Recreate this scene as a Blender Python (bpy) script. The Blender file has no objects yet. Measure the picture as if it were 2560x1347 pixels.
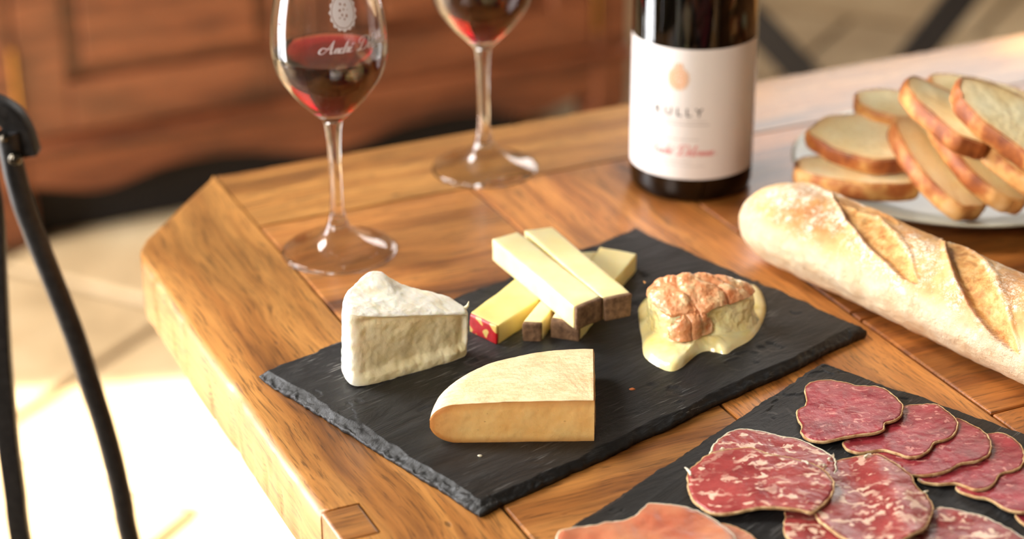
import bpy, bmesh, math, random
import numpy as np
from mathutils import Vector, Matrix, noise
random.seed(7)
PI = math.pi
sc = bpy.context.scene
COL = sc.collection
TH = 0.75                      # table-top height (m)

# ------------------------------------------------------------------ camera
F_PX, PITCH, ROLL, CAMH = 4995.5, 0.4416166, -0.00887816, 542.72
cam_data = bpy.data.cameras.new('camera'); cam = bpy.data.objects.new('camera', cam_data); COL.objects.link(cam)
cam_data.sensor_width = 36.0; cam_data.sensor_fit = 'HORIZONTAL'; cam_data.lens = F_PX / 2560 * 36.0
_f = Vector((0, math.cos(PITCH), -math.sin(PITCH))); _r = Vector((1, 0, 0)); _u = _r.cross(_f)
RR = _r * math.cos(ROLL) + _u * math.sin(ROLL); UU = _u * math.cos(ROLL) - _r * math.sin(ROLL); FF = _f
cam.matrix_world = Matrix(((RR.x, UU.x, -FF.x, 0), (RR.y, UU.y, -FF.y, 0), (RR.z, UU.z, -FF.z, TH + CAMH / 1000), (0, 0, 0, 1)))
cam_data.clip_start = 0.05
cam_data.dof.use_dof = True; cam_data.dof.focus_distance = 1.085; cam_data.dof.aperture_fstop = 4.3
cam_data.dof.aperture_blades = 0
sc.camera = cam

# ------------------------------------------------------------------ world, sun, window and fill lights, exposure
w = bpy.data.worlds.new('world'); sc.world = w; w.use_nodes = True
bgn = w.node_tree.nodes['Background']; bgn.inputs[0].default_value = (1.0, 0.84, 0.66, 1); bgn.inputs[1].default_value = 0.15
def light(name, kind, loc, target, energy, color, **kw):
    d = bpy.data.lights.new(name, kind); d.energy = energy; d.color = color
    for k, v in kw.items(): setattr(d, k, v)
    o = bpy.data.objects.new(name, d); COL.objects.link(o); o.location = loc
    o.rotation_euler = (Vector(target) - Vector(loc)).to_track_quat('-Z', 'Y').to_euler()
    return o
light('sun', 'SUN', (-3, 2, 3), (-3 + math.cos(math.radians(36)), 2 + 0.06, 3 - math.sin(math.radians(36))), 26.0, (1.0, 0.94, 0.82), angle=math.radians(1.2))
light('window_daylight_left', 'AREA', (-2.13, 1.52, 1.03), (0.0, 1.3, 1.0), 142.0, (0.96, 0.97, 1.0), shape='RECTANGLE', size=0.8, size_y=1.98)
light('fill_light_high', 'AREA', (-1.9, 1.9, 3.0), (0.1, 1.1, 0.75), 92.0, (1.0, 0.97, 0.92), shape='RECTANGLE', size=0.9, size_y=0.8)  # added fill to brighten the tops of things; no window built for it
light('fill_light_front', 'AREA', (-1.7, -0.7, 2.0), (0.0, 1.1, 0.75), 6.5, (1.0, 0.93, 0.84), shape='RECTANGLE', size=0.9, size_y=0.9, spread=1.0)  # made-up fill from the camera side, lifts the front faces
light('window_daylight_back', 'AREA', (1.15, 4.9, 2.05), (0.55, 1.3, 0.75), 25.0, (1.0, 0.95, 0.90), shape='RECTANGLE', size=1.25, size_y=1.1)
sc.view_settings.view_transform = 'Standard'; sc.view_settings.look = 'None'
sc.view_settings.exposure = 0.02; sc.view_settings.gamma = 1.0; sc.view_settings.use_curve_mapping = False
sc.cycles.use_denoising = True
sc.cycles.max_bounces = 16; sc.cycles.transmission_bounces = 14; sc.cycles.transparent_max_bounces = 12
sc.cycles.sample_clamp_indirect = 8.0

# ------------------------------------------------------------------ helpers
def U(px, py, z=0.0):
    """point (mm, table plane z=0) where the sight line of a reference point meets height z"""
    d = FF + RR * ((px - 1280) / F_PX) - UU * ((py - 673.5) / F_PX)
    t = (z - CAMH) / d.z
    return Vector((d.x * t, d.y * t, z))
TA = math.radians(24.744)
BX = Vector((math.cos(TA), math.sin(TA), 0)); BY = Vector((-math.sin(TA), math.cos(TA), 0))
def W(x, y, z=0): return BX * x + BY * y + Vector((0, 0, z))     # table-local mm -> mm
def wm(v): return Vector((v[0] / 1000, v[1] / 1000, v[2] / 1000 + TH))
def nz(x, y, z=0.0): return noise.noise(Vector((x, y, z)))
def fb(x, y, z=0.0, o=4): return noise.fractal(Vector((x, y, z)), 1.0, 2.0, o)
def sst(a, b, x):
    t = min(1.0, max(0.0, (x - a) / (b - a))); return t * t * (3 - 2 * t)

def tag(o, label=None, cat=None, group=None, kind=None):
    if label: o['label'] = label
    if cat: o['category'] = cat
    if group: o['group'] = group
    if kind: o['kind'] = kind
    return o
def empty(name, O, rz=0, label=None, cat=None, group=None):
    o = bpy.data.objects.new(name, None); COL.objects.link(o); o.location = wm(O); o.rotation_euler = (0, 0, rz)
    o.empty_display_size = 0.02
    return tag(o, label, cat, group)
def link(name, me, parent=None, loc=(0, 0, 0), rot=(0, 0, 0)):
    o = bpy.data.objects.new(name, me); COL.objects.link(o); o.location = loc; o.rotation_euler = rot
    if parent: o.parent = parent
    return o
def build(name, verts, faces, mat, O=None, parent=None, smooth=True, mats=None, fm=None, attr=None):
    """verts in mm; O = origin in mm; child meshes sit at their parent's origin"""
    O = Vector(O) if O is not None else Vector((0, 0, 0))
    me = bpy.data.meshes.new(name)
    me.from_pydata([((v[0] - O[0]) / 1000, (v[1] - O[1]) / 1000, (v[2] - O[2]) / 1000) for v in verts], [], faces)
    for m in (mats or [mat]): me.materials.append(m)
    if fm: me.polygons.foreach_set('material_index', fm)
    me.polygons.foreach_set('use_smooth', [smooth] * len(me.polygons))
    if attr:
        for an, vals in attr.items():
            a = me.attributes.new(an, 'FLOAT', 'POINT'); a.data.foreach_set('value', vals)
    me.update()
    return link(name, me, parent, (0, 0, 0) if parent else wm(O))
def grid_faces(nu, nv, wrap_u=False, wrap_v=False, off=0):
    f = []
    for i in range(nu if wrap_u else nu - 1):
        for j in range(nv if wrap_v else nv - 1):
            a = i * nv + j; b = ((i + 1) % nu) * nv + j; c = ((i + 1) % nu) * nv + (j + 1) % nv; d = i * nv + (j + 1) % nv
            f.append((off + a, off + b, off + c, off + d))
    return f
def fix_normals(o):
    bm = bmesh.new(); bm.from_mesh(o.data); bmesh.ops.recalc_face_normals(bm, faces=bm.faces); bm.to_mesh(o.data); bm.free(); return o
def box_bm(bm, x0, x1, y0, y1, z0, z1):
    vs = [bm.verts.new(p) for p in ((x0, y0, z0), (x1, y0, z0), (x1, y1, z0), (x0, y1, z0), (x0, y0, z1), (x1, y0, z1), (x1, y1, z1), (x0, y1, z1))]
    for q in ((3, 2, 1, 0), (4, 5, 6, 7), (0, 1, 5, 4), (1, 2, 6, 5), (2, 3, 7, 6), (3, 0, 4, 7)): bm.faces.new([vs[i] for i in q])
    return vs
def bm_obj(name, bm, mat, parent=None, loc=(0, 0, 0), rot=(0, 0, 0), smooth=False, scale=0.001):
    bmesh.ops.scale(bm, vec=(scale,) * 3, verts=bm.verts)
    me = bpy.data.meshes.new(name); bm.to_mesh(me); bm.free(); me.materials.append(mat)
    me.polygons.foreach_set('use_smooth', [smooth] * len(me.polygons))
    return link(name, me, parent, loc, rot)
def bevel(bm, w_, seg=2, edges=None):
    bmesh.ops.bevel(bm, geom=list(edges if edges is not None else bm.edges), offset=w_, segments=seg, affect='EDGES', profile=0.5)
def lathe(profile, n=64, cx=0, cy=0, z0=0):
    v = []; m = len(profile)
    for i in range(n):
        a = 2 * PI * i / n
        for (r, z) in profile: v.append((cx + r * math.cos(a), cy + r * math.sin(a), z0 + z))
    return v, grid_faces(n, m, wrap_u=True)
def tube(path, rad, n=14, sq=1.0, flat=None, ref=(0, 0, 1)):
    """rad: number or list; flat=(w,h) gives a flat bar section"""
    path = [Vector(p) for p in path]; v = []; m = len(path); up = Vector(ref)
    for i, p in enumerate(path):
        t = (path[min(i + 1, m - 1)] - path[max(i - 1, 0)]).normalized()
        s_ = t.cross(up)
        if s_.length < 1e-3: s_ = t.cross(Vector((0.3, 1, 0)))
        s_.normalize(); q = s_.cross(t).normalized()
        r = rad[i] if isinstance(rad, (list, tuple)) else rad
        for k in range(n):
            a = 2 * PI * k / n; c, s2 = math.cos(a), math.sin(a)
            if flat:
                e = 0.25
                c2 = math.copysign(abs(c) ** e, c) * flat[0]; s3 = math.copysign(abs(s2) ** e, s2) * flat[1]
                v.append(p + s_ * c2 + q * s3)
            else: v.append(p + s_ * c * r + q * s2 * r)
    f = grid_faces(m, n, wrap_v=True)
    f.append(tuple(range(n))[::-1]); f.append(tuple((m - 1) * n + k for k in range(n)))
    return v, f
def spline(pts, n=8):
    """Catmull-Rom through points"""
    P = [Vector(p) for p in pts]; out = []
    for i in range(len(P) - 1):
        p0 = P[max(i - 1, 0)]; p1 = P[i]; p2 = P[i + 1]; p3 = P[min(i + 2, len(P) - 1)]
        for k in range(n):
            t = k / n; out.append(0.5 * ((2 * p1) + (p2 - p0) * t + (2 * p0 - 5 * p1 + 4 * p2 - p3) * t * t + (3 * p1 - p0 - 3 * p2 + p3) * t ** 3))
    out.append(P[-1]); return out
def closed_spline(pts, n=6):
    P = [Vector(p) for p in pts]; m = len(P); out = []
    for i in range(m):
        p0, p1, p2, p3 = P[i - 1], P[i], P[(i + 1) % m], P[(i + 2) % m]
        for k in range(n):
            t = k / n; out.append(0.5 * ((2 * p1) + (p2 - p0) * t + (2 * p0 - 5 * p1 + 4 * p2 - p3) * t * t + (3 * p1 - p0 - 3 * p2 + p3) * t ** 3))
    return out

# ------------------------------------------------------------------ materials
def srgb(r, g, b):
    return tuple(((c / 255) / 12.92 if c / 255 <= 0.04045 else ((c / 255 + 0.055) / 1.055) ** 2.4) for c in (r, g, b)) + (1,)
class Mat:
    def __init__(s, name, **kw):
        s.m = bpy.data.materials.new(name); s.m.use_nodes = True; s.nt = s.m.node_tree; s.b = s.nt.nodes['Principled BSDF']
        s.set(**kw)
    def set(s, **kw):
        for k, v in kw.items(): s.inp(s.b, k.replace('_', ' '), v)
        return s
    def inp(s, node, key, v):
        sock = node.inputs[key]
        if isinstance(v, bpy.types.NodeSocket): s.nt.links.new(v, sock)
        else: sock.default_value = v
    def n(s, typ, out=0, attrs=None, **inp):
        nd = s.nt.nodes.new(typ)
        for k, v in (attrs or {}).items(): setattr(nd, k, v)
        for k, v in inp.items():
            key = int(k[1:]) if k[0] == '_' else k.replace('_', ' ')
            s.inp(nd, key, v)
        return nd.outputs[out]
    def coord(s, scale=(1, 1, 1), rand=True, rot=(0, 0, 0)):
        c = s.n('ShaderNodeTexCoord', 'Object')
        if rand:
            r = s.n('ShaderNodeObjectInfo', 'Random')
            rr = s.n('ShaderNodeMath', attrs={'operation': 'MULTIPLY'}, _0=r, _1=7.3)
            cb = s.n('ShaderNodeCombineXYZ', X=rr, Y=rr, Z=rr)
            c = s.n('ShaderNodeVectorMath', attrs={'operation': 'ADD'}, _0=c, _1=cb)
        return s.n('ShaderNodeMapping', Vector=c, Scale=scale, Rotation=rot)
    def noise(s, vec, scale, detail=4, rough=0.55, dist=0.0, out='Fac'):
        return s.n('ShaderNodeTexNoise', out, Vector=vec, Scale=scale, Detail=detail, Roughness=rough, Distortion=dist)
    def ramp(s, fac, stops, interp='LINEAR'):
        nd = s.nt.nodes.new('ShaderNodeValToRGB'); nd.color_ramp.interpolation = interp; e = nd.color_ramp.elements
        while len(e) < len(stops): e.new(0.5)
        for i, (p, c) in enumerate(stops):
            e[i].position = p; e[i].color = c if isinstance(c, tuple) else (c, c, c, 1)
        s.nt.links.new(fac, nd.inputs[0]); return nd.outputs[0]
    def mix(s, fac, a, b, mode='MIX'):
        nd = s.nt.nodes.new('ShaderNodeMix'); nd.data_type = 'RGBA'; nd.blend_type = mode
        s.inp(nd, 0, fac); s.inp(nd, 6, a); s.inp(nd, 7, b); return nd.outputs[2]
    def math(s, op, a, b=0.0):
        return s.n('ShaderNodeMath', attrs={'operation': op}, _0=a, _1=b)
    def bump(s, h, strength=0.3, dist=0.001, normal=None):
        kw = dict(Height=h, Strength=strength, Distance=dist)
        if normal is not None: kw['Normal'] = normal
        return s.n('ShaderNodeBump', **kw)

def wood(name, light_, mid, dark, rough=(0.30, 0.5), pores=0.55, coat=0.25, vary=0.25):
    M = Mat(name); c = M.coord((1, 1, 1))
    wv = M.noise(c, 3.0, 3, out='Color'); off = M.n('ShaderNodeVectorMath', attrs={'operation': 'SCALE'}, _0=wv, Scale=0.05)
    c2 = M.n('ShaderNodeVectorMath', attrs={'operation': 'ADD'}, _0=c, _1=off)
    g = M.noise(M.n('ShaderNodeMapping', Vector=c2, Scale=(2.2, 34, 34)), 1.0, 5, 0.6)
    big = M.noise(M.n('ShaderNodeMapping', Vector=c2, Scale=(5, 14, 14)), 1.0, 3)
    fine = M.noise(M.n('ShaderNodeMapping', Vector=c2, Scale=(16, 420, 420)), 1.0, 4, 0.7)
    por = M.noise(M.n('ShaderNodeMapping', Vector=c2, Scale=(26, 620, 620)), 1.0, 3, 0.6)
    col = M.ramp(g, [(0.30, dark), (0.42, mid), (0.56, light_), (0.68, mid), (0.82, dark)])
    blot = M.ramp(big, [(0.32, 0.62), (0.55, 1.0), (0.75, 1.12)])
    col = M.mix(1.0, col, blot, 'MULTIPLY')
    col = M.mix(0.6, col, M.ramp(fine, [(0.3, 0.40), (0.55, 1.0), (0.8, 1.15)]), 'MULTIPLY')
    pm = M.ramp(por, [(0.36, 0.0), (0.45, 1.0)])
    col = M.mix(M.math('MULTIPLY', M.math('SUBTRACT', 1.0, pm), pores), col, tuple(x * 0.16 for x in dark[:3]) + (1,))
    # knots / old worm holes
    vor = M.n('ShaderNodeTexVoronoi', 'Distance', Vector=M.n('ShaderNodeMapping', Vector=c, Scale=(30, 62, 62)), Scale=1.0)
    hole = M.ramp(vor, [(0.05, 1.0), (0.11, 0.0)])
    sp = M.ramp(M.noise(c, 9.0, 2), [(0.50, 0.0), (0.60, 1.0)])
    hm = M.math('MULTIPLY', hole, sp)
    col = M.mix(M.math('MULTIPLY', hm, 0.85), col, (0.025, 0.012, 0.006, 1))
    r = M.n('ShaderNodeObjectInfo', 'Random')
    tint = M.ramp(r, [(0.0, (1 - vary, 1 - vary, 1 - vary, 1)), (0.5, (1, 1, 1, 1)), (1.0, (1.0, 1 - vary * 0.35, 1 - vary * 0.8, 1))])
    col = M.mix(1.0, col, tint, 'MULTIPLY')
    M.set(Base_Color=col, Roughness=M.n('ShaderNodeMapRange', Value=big, To_Min=rough[0], To_Max=rough[1]), Coat_Weight=coat, Coat_Roughness=0.22)
    b1 = M.bump(por, 0.25, 0.0004); h2 = M.math('SUBTRACT', g, M.math('MULTIPLY', hm, 1.2))
    M.set(Normal=M.bump(h2, 0.35, 0.0012, b1)); return M.m
OAK = wood('oak_end_board', srgb(194, 138, 72), srgb(162, 106, 49), srgb(98, 58, 25))
OAK2 = wood('oak_panel', srgb(202, 136, 70), srgb(168, 104, 48), srgb(100, 56, 23), vary=0.15)
OAK3 = wood('oak_dark', srgb(182, 112, 50), srgb(150, 86, 36), srgb(96, 52, 22), vary=0.15)
WALN = wood('cabinet_wood', srgb(150, 88, 54), srgb(118, 62, 34), srgb(64, 28, 14), rough=(0.32, 0.5), pores=0.15, coat=0.15, vary=0.1)

def slate_mat():
    M = Mat('slate'); c = M.coord()
    n1 = M.noise(M.n('ShaderNodeMapping', Vector=c, Scale=(14, 60, 60)), 1.0, 6, 0.62, 1.2)
    n2 = M.noise(c, 9.0, 4)
    col = M.ramp(n1, [(0.3, srgb(18, 18, 19)), (0.55, srgb(31, 31, 31)), (0.78, srgb(56, 56, 56))])
    col = M.mix(0.5, col, M.ramp(n2, [(0.35, srgb(26, 24, 22)), (0.65, srgb(38, 38, 40))]), 'MIX')
    scr = M.noise(M.n('ShaderNodeMapping', Vector=c, Scale=(60, 900, 900), Rotation=(0, 0, 0.5)), 1.0, 2, 0.5)
    reg = M.ramp(M.noise(c, 13.0, 2), [(0.46, 0.0), (0.64, 0.7)])
    dust = M.noise(c, 700.0, 3, 0.7)
    s1 = M.math('MULTIPLY', M.ramp(scr, [(0.62, 0.0), (0.70, 1.0)]), reg)
    s2 = M.math('MULTIPLY', M.ramp(dust, [(0.66, 0.0), (0.72, 1.0)]), reg)
    col = M.mix(M.math('MULTIPLY', M.math('MAXIMUM', s1, s2), 0.55), col, srgb(178, 176, 172))
    M.set(Base_Color=col, Roughness=M.n('ShaderNodeMapRange', Value=n1, To_Min=0.38, To_Max=0.62), Specular_IOR_Level=0.36)
    M.set(Normal=M.bump(n1, 0.8, 0.002, M.bump(M.noise(M.n('ShaderNodeMapping', Vector=c, Scale=(90, 260, 260)), 1.0, 6, 0.75), 0.6, 0.0006)))
    return M.m
SLATE = slate_mat()

def simple(name, col, rough=0.5, **kw):
    M = Mat(name); M.set(Base_Color=col, Roughness=rough, **kw); return M.m
def cheese(name, c1, c2, rough=0.45, sss=0.25, bump=0.25, scale=60, radius=(0.006, 0.004, 0.002), extra=None):
    M = Mat(name); c = M.coord()
    n1 = M.noise(c, scale, 5); n2 = M.noise(c, scale * 8, 4, 0.7)
    col = M.ramp(n1, [(0.3, c1), (0.7, c2)])
    if extra: col = extra(M, c, col)
    M.set(Base_Color=col, Roughness=rough, Subsurface_Weight=sss, Subsurface_Radius=radius, Subsurface_Scale=1.0)
    M.set(Normal=M.bump(n2, bump, 0.0005, M.bump(n1, bump, 0.0015))); return M.m
COMTE = cheese('pressed_cheese_paste', srgb(252, 228, 156), srgb(255, 242, 190), 0.42, 0.3, 0.12, 40)
COMTE2 = cheese('yellow_cheese_paste', srgb(240, 212, 120), srgb(246, 226, 148), 0.42, 0.3, 0.12, 40)
RIND = cheese('brown_rind', srgb(92, 64, 42), srgb(152, 116, 84), 0.8, 0.0, 0.9, 260)
def redx(M, c, col):
    k = M.noise(c, 120.0, 1)
    return M.mix(M.ramp(k, [(0.55, 0.0), (0.58, 1.0)]), col, srgb(206, 176, 96))
REDRIND = cheese('red_wax_rind', srgb(150, 12, 18), srgb(196, 24, 30), 0.35, 0.0, 0.3, 120, extra=redx)
def rebx(M, c, col):
    k = M.noise(M.n('ShaderNodeMapping', Vector=c, Scale=(170, 420, 300), Rotation=(0, 0, 0.35)), 1.0, 5, 0.75)
    col = M.mix(0.45, col, M.ramp(k, [(0.3, srgb(206, 156, 104)), (0.62, srgb(252, 234, 198))]), 'MIX')
    z = M.n('ShaderNodeSeparateXYZ', 'Z', Vector=M.n('ShaderNodeTexCoord', 'Object'))
    side = M.ramp(z, [(0.0, 0.5), (0.0245, 0.35)])
    return col
REB_RIND = cheese('washed_rind', srgb(230, 182, 124), srgb(248, 218, 168), 0.62, 0.12, 0.7, 55, extra=rebx)
def pastex(M, c, col):
    a = M.n('ShaderNodeAttribute', 'Fac', attrs={'attribute_name': 'edge'})
    col = M.mix(M.ramp(a, [(0.0, 0.0), (1.0, 1.0)]), col, srgb(206, 138, 72))
    h = M.noise(M.n('ShaderNodeMapping', Vector=c, Scale=(260, 260, 620)), 1.0, 2)
    return M.mix(M.ramp(h, [(0.70, 0.0), (0.75, 0.6)]), col, srgb(150, 92, 40))
REB_PASTE = cheese('semi_soft_paste', srgb(248, 190, 112), srgb(252, 208, 136), 0.4, 0.3, 0.3, 70, extra=pastex)
def briex(M, c, col):
    a = M.n('ShaderNodeAttribute', 'Fac', attrs={'attribute_name': 'rind'})
    k = M.noise(c, 90.0, 4)
    rindc = M.ramp(k, [(0.3, srgb(250, 236, 204)), (0.55, srgb(255, 250, 236)), (0.8, srgb(250, 238, 206))])
    return M.mix(a, col, rindc)
BRIE = cheese('bloomy_cheese', srgb(240, 226, 178), srgb(250, 240, 204), 0.55, 0.25, 0.28, 110, extra=briex)
def epo_rind(M, c, col):
    k = M.noise(c, 70.0, 5, 0.6)
    return M.mix(M.ramp(k, [(0.48, 0.0), (0.64, 0.85)]), col, srgb(248, 222, 170))
EPO_RIND = cheese('wet_orange_rind', srgb(216, 126, 72), srgb(242, 178, 126), 0.24, 0.15, 0.7, 130, extra=epo_rind)
EPO_PASTE = cheese('runny_cheese', srgb(255, 226, 138), srgb(255, 244, 196), 0.16, 0.3, 0.25, 60)
for m_ in (EPO_RIND, EPO_PASTE): m_.node_tree.nodes['Principled BSDF'].inputs['Coat Weight'].default_value = 0.6

def meat(name, lean1, lean2, fat, fat_amt, scale=1.0, rough=0.32, big=True):
    M = Mat(name); c = M.coord()
    n1 = M.noise(c, 45 * scale, 4); col = M.ramp(n1, [(0.3, lean1), (0.68, lean2)])
    cw = M.n('ShaderNodeVectorMath', attrs={'operation': 'ADD'}, _0=c, _1=M.n('ShaderNodeVectorMath', attrs={'operation': 'SCALE'}, _0=M.noise(c, 120, 2, out='Color'), Scale=0.012))
    fm = M.noise(M.n('ShaderNodeMapping', Vector=cw, Scale=(120 * scale, 200 * scale, 160 * scale), Rotation=(0, 0, 0.5)), 1.0, 2, 0.5)
    f1 = M.ramp(fm, [(0.60 - fat_amt, 0.0), (0.66 - fat_amt, 1.0)])
    reg = M.ramp(M.noise(c, 38.0, 2), [(0.38, 0.12), (0.6, 1.0)])
    fac = M.math('MULTIPLY', f1, reg)
    if big:
        f2 = M.ramp(M.noise(M.n('ShaderNodeMapping', Vector=cw, Scale=(95, 210, 150), Rotation=(0, 0, 0.2)), 1.0, 1), [(0.63, 0.0), (0.68, 1.0)])
        fac = M.math('MAXIMUM', fac, f2)
    fac = M.math('MULTIPLY', fac, 0.8)
    col = M.mix(fac, col, fat)
    speck = M.ramp(M.noise(c, 900, 2), [(0.27, 1.0), (0.31, 0.0)])
    col = M.mix(M.math('MULTIPLY', speck, 0.6), col, (0.03, 0.005, 0.006, 1))
    M.set(Base_Color=col, Roughness=rough, Subsurface_Weight=0.12, Subsurface_Radius=(0.004, 0.001, 0.001), Subsurface_Scale=1.0, Specular_IOR_Level=0.6)
    M.set(Normal=M.bump(M.noise(c, 300, 4, 0.65), 0.55, 0.0006, M.bump(fac, 0.3, 0.0005))); return M.m
SAUC = meat('dry_sausage', srgb(112, 22, 32), srgb(158, 52, 62), srgb(214, 150, 140), 0.02, 1.6, 0.33, False)
SALAMI = meat('salami', srgb(118, 30, 32), srgb(168, 72, 68), srgb(236, 204, 178), 0.05, 1.0, 0.3)
HAM = meat('ham', srgb(176, 76, 54), srgb(204, 136, 98), srgb(226, 184, 140), -0.05, 0.6, 0.3, False)
CASING = cheese('casing', srgb(186, 128, 74), srgb(232, 200, 148), 0.6, 0.1, 0.8, 300)
FATRIM = cheese('white_fat', srgb(232, 214, 178), srgb(246, 236, 214), 0.5, 0.2, 0.6, 300)

def crustmat():
    M = Mat('baguette_crust'); c = M.coord(rand=False)
    cut = M.n('ShaderNodeAttribute', 'Fac', attrs={'attribute_name': 'cut'}); low = M.n('ShaderNodeAttribute', 'Fac', attrs={'attribute_name': 'low'})
    n1 = M.noise(c, 28, 4); crust = M.ramp(n1, [(0.3, srgb(196, 128, 66)), (0.5, srgb(222, 168, 104)), (0.7, srgb(232, 190, 132))])
    v = M.n('ShaderNodeTexVoronoi', 'Distance', attrs={'feature': 'DISTANCE_TO_EDGE'}, Vector=M.n('ShaderNodeVectorMath', attrs={'operation': 'ADD'}, _0=c, _1=M.n('ShaderNodeVectorMath', attrs={'operation': 'SCALE'}, _0=M.noise(c, 110, 5, 0.7, out='Color'), Scale=0.022)), Scale=170.0)
    crack = M.ramp(v, [(0.03, 0.0), (0.12, 1.0)])
    fl = M.math('MULTIPLY', M.ramp(M.noise(c, 34, 6, 0.75), [(0.44, 0.0), (0.58, 1.0)]), crack)
    fl = M.math('MULTIPLY', fl, 0.85)
    crust = M.mix(fl, crust, srgb(250, 238, 216))
    dusty = M.mix(M.ramp(M.noise(c, 60, 5, 0.7), [(0.35, 0.35), (0.65, 0.8)]), srgb(214, 170, 116), srgb(242, 226, 198))
    crust = M.mix(low, crust, dusty)
    n3 = M.noise(M.n('ShaderNodeMapping', Vector=c, Scale=(1, 1, 1)), 130, 5, 0.7)
    inner = M.ramp(n3, [(0.3, srgb(176, 108, 46)), (0.5, srgb(216, 158, 88)), (0.72, srgb(240, 204, 142))])
    col = M.mix(cut, crust, inner)
    ear = M.n('ShaderNodeAttribute', 'Fac', attrs={'attribute_name': 'ear'})
    col = M.mix(ear, col, srgb(150, 78, 34))
    M.set(Base_Color=col, Roughness=0.6)
    h = M.math('ADD', M.math('MULTIPLY', fl, 0.7), M.noise(c, 170, 5, 0.7))
    M.set(Normal=M.bump(h, 0.6, 0.0012)); return M.m
CRUST = crustmat()
def slicecrust():
    M = Mat('bread_crust'); c = M.coord(); n1 = M.noise(c, 34, 5, 0.6)
    M.set(Base_Color=M.ramp(n1, [(0.34, srgb(118, 54, 22)), (0.47, srgb(176, 98, 42)), (0.58, srgb(224, 164, 92)), (0.8, srgb(240, 204, 150))]), Roughness=0.55, Normal=M.bump(n1, 0.4, 0.002)); return M.m
BCRUST = slicecrust()
def crumbmat():
    M = Mat('bread_crumb'); c = M.coord(); n1 = M.noise(c, 36, 4); v = M.n('ShaderNodeTexVoronoi', 'Distance', Vector=c, Scale=230.0)
    e = M.n('ShaderNodeAttribute', 'Fac', attrs={'attribute_name': 'rim'})
    col = M.ramp(n1, [(0.3, srgb(250, 220, 158)), (0.65, srgb(255, 240, 196))])
    col = M.mix(M.ramp(v, [(0.10, 0.4), (0.25, 0.0)]), col, srgb(196, 150, 86))
    col = M.mix(M.math('MULTIPLY', e, 0.6), col, srgb(222, 168, 96))
    M.set(Base_Color=col, Roughness=0.85, Subsurface_Weight=0.12, Subsurface_Radius=(0.004, 0.003, 0.002), Subsurface_Scale=1.0, Normal=M.bump(v, 0.3, 0.0012)); return M.m
CRUMB = crumbmat()
IRON = None
def ironmat():
    M = Mat('blackened_iron'); c = M.coord(); n1 = M.noise(c, 160, 5, 0.7)
    M.set(Base_Color=M.ramp(n1, [(0.3, srgb(24, 24, 26)), (0.7, srgb(52, 50, 50))]), Roughness=M.n('ShaderNodeMapRange', Value=n1, To_Min=0.38, To_Max=0.6), Metallic=0.35, Normal=M.bump(n1, 0.35, 0.001)); return M.m
IRON = ironmat()
SHADE = simple('painted_shade', srgb(20, 13, 9), 0.8)  # near-black colour standing in for the shade under the cabinet
STEEL = simple('dark_steel', srgb(92, 86, 76), 0.22, Metallic=1.0)
BRASS = simple('brass', srgb(170, 130, 70), 0.25, Metallic=1.0)
GLASS = Mat('clear_glass').set(Base_Color=(0.99, 0.99, 0.99, 1), Roughness=0.0, IOR=1.5, Transmission_Weight=1.0).m
BOTTLE = Mat('dark_bottle_glass').set(Base_Color=(0.008, 0.004, 0.003, 1), Roughness=0.02, IOR=1.5, Transmission_Weight=1.0).m
def winemat(name, col, dens):
    M = Mat(name).set(Base_Color=(1, 1, 1, 1), Roughness=0.0, IOR=1.34, Transmission_Weight=1.0)
    va = M.nt.nodes.new('ShaderNodeVolumeAbsorption'); va.inputs['Color'].default_value = col; va.inputs['Density'].default_value = dens
    M.nt.links.new(va.outputs[0], M.nt.nodes['Material Output'].inputs['Volume']); return M.m
WINE = winemat('red_wine', (0.83, 0.0, 0.42, 1), 250.0)
DWINE = simple('dark_wine', (0.004, 0.001, 0.001, 1), 0.4, Specular_IOR_Level=0.0)
PAPER = Mat('label_paper').set(Base_Color=srgb(236, 230, 226), Roughness=0.6).m
INK = simple('black_ink', srgb(60, 56, 56), 0.6)
GREYINK = simple('grey_ink', srgb(176, 168, 164), 0.6)
PEACH = simple('peach_ink', srgb(232, 186, 150), 0.6)
REDINK = simple('pink_red_ink', srgb(222, 140, 140), 0.6)
FROST = Mat('etched_glass').set(Base_Color=(0.86, 0.85, 0.88, 1), Roughness=0.7, Alpha=0.72).m
FOIL = simple('capsule_foil', srgb(60, 12, 18), 0.35, Metallic=0.4)
PLATE = Mat('glazed_plate').set(Base_Color=srgb(168, 166, 148), Roughness=0.3).m
CORK = simple('crumb_orange', srgb(200, 110, 50), 0.7)
def stonemat():
    M = Mat('flagstone'); c = M.coord(); n1 = M.noise(c, 6, 6, 0.6); n2 = M.noise(c, 40, 4)
    col = M.ramp(n1, [(0.3, srgb(184, 156, 116)), (0.5, srgb(210, 180, 136)), (0.7, srgb(224, 198, 156))])
    col = M.mix(0.3, col, M.ramp(n2, [(0.3, 0.6), (0.7, 1.1)]), 'MULTIPLY')
    r = M.n('ShaderNodeObjectInfo', 'Random'); col = M.mix(1.0, col, M.ramp(r, [(0, 0.8), (1, 1.05)]), 'MULTIPLY')
    M.set(Base_Color=col, Roughness=0.5, Normal=M.bump(n2, 0.3, 0.002)); return M.m
STONE = stonemat()
MORTAR = simple('mortar', srgb(112, 92, 68), 0.9)
PLASTER = simple('plaster', srgb(206, 190, 164), 0.9)
WHITEWOOD = simple('painted_frame', srgb(210, 204, 190), 0.5)

# ------------------------------------------------------------------ the setting
def struct(o): o['kind'] = 'structure'; return o
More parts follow.
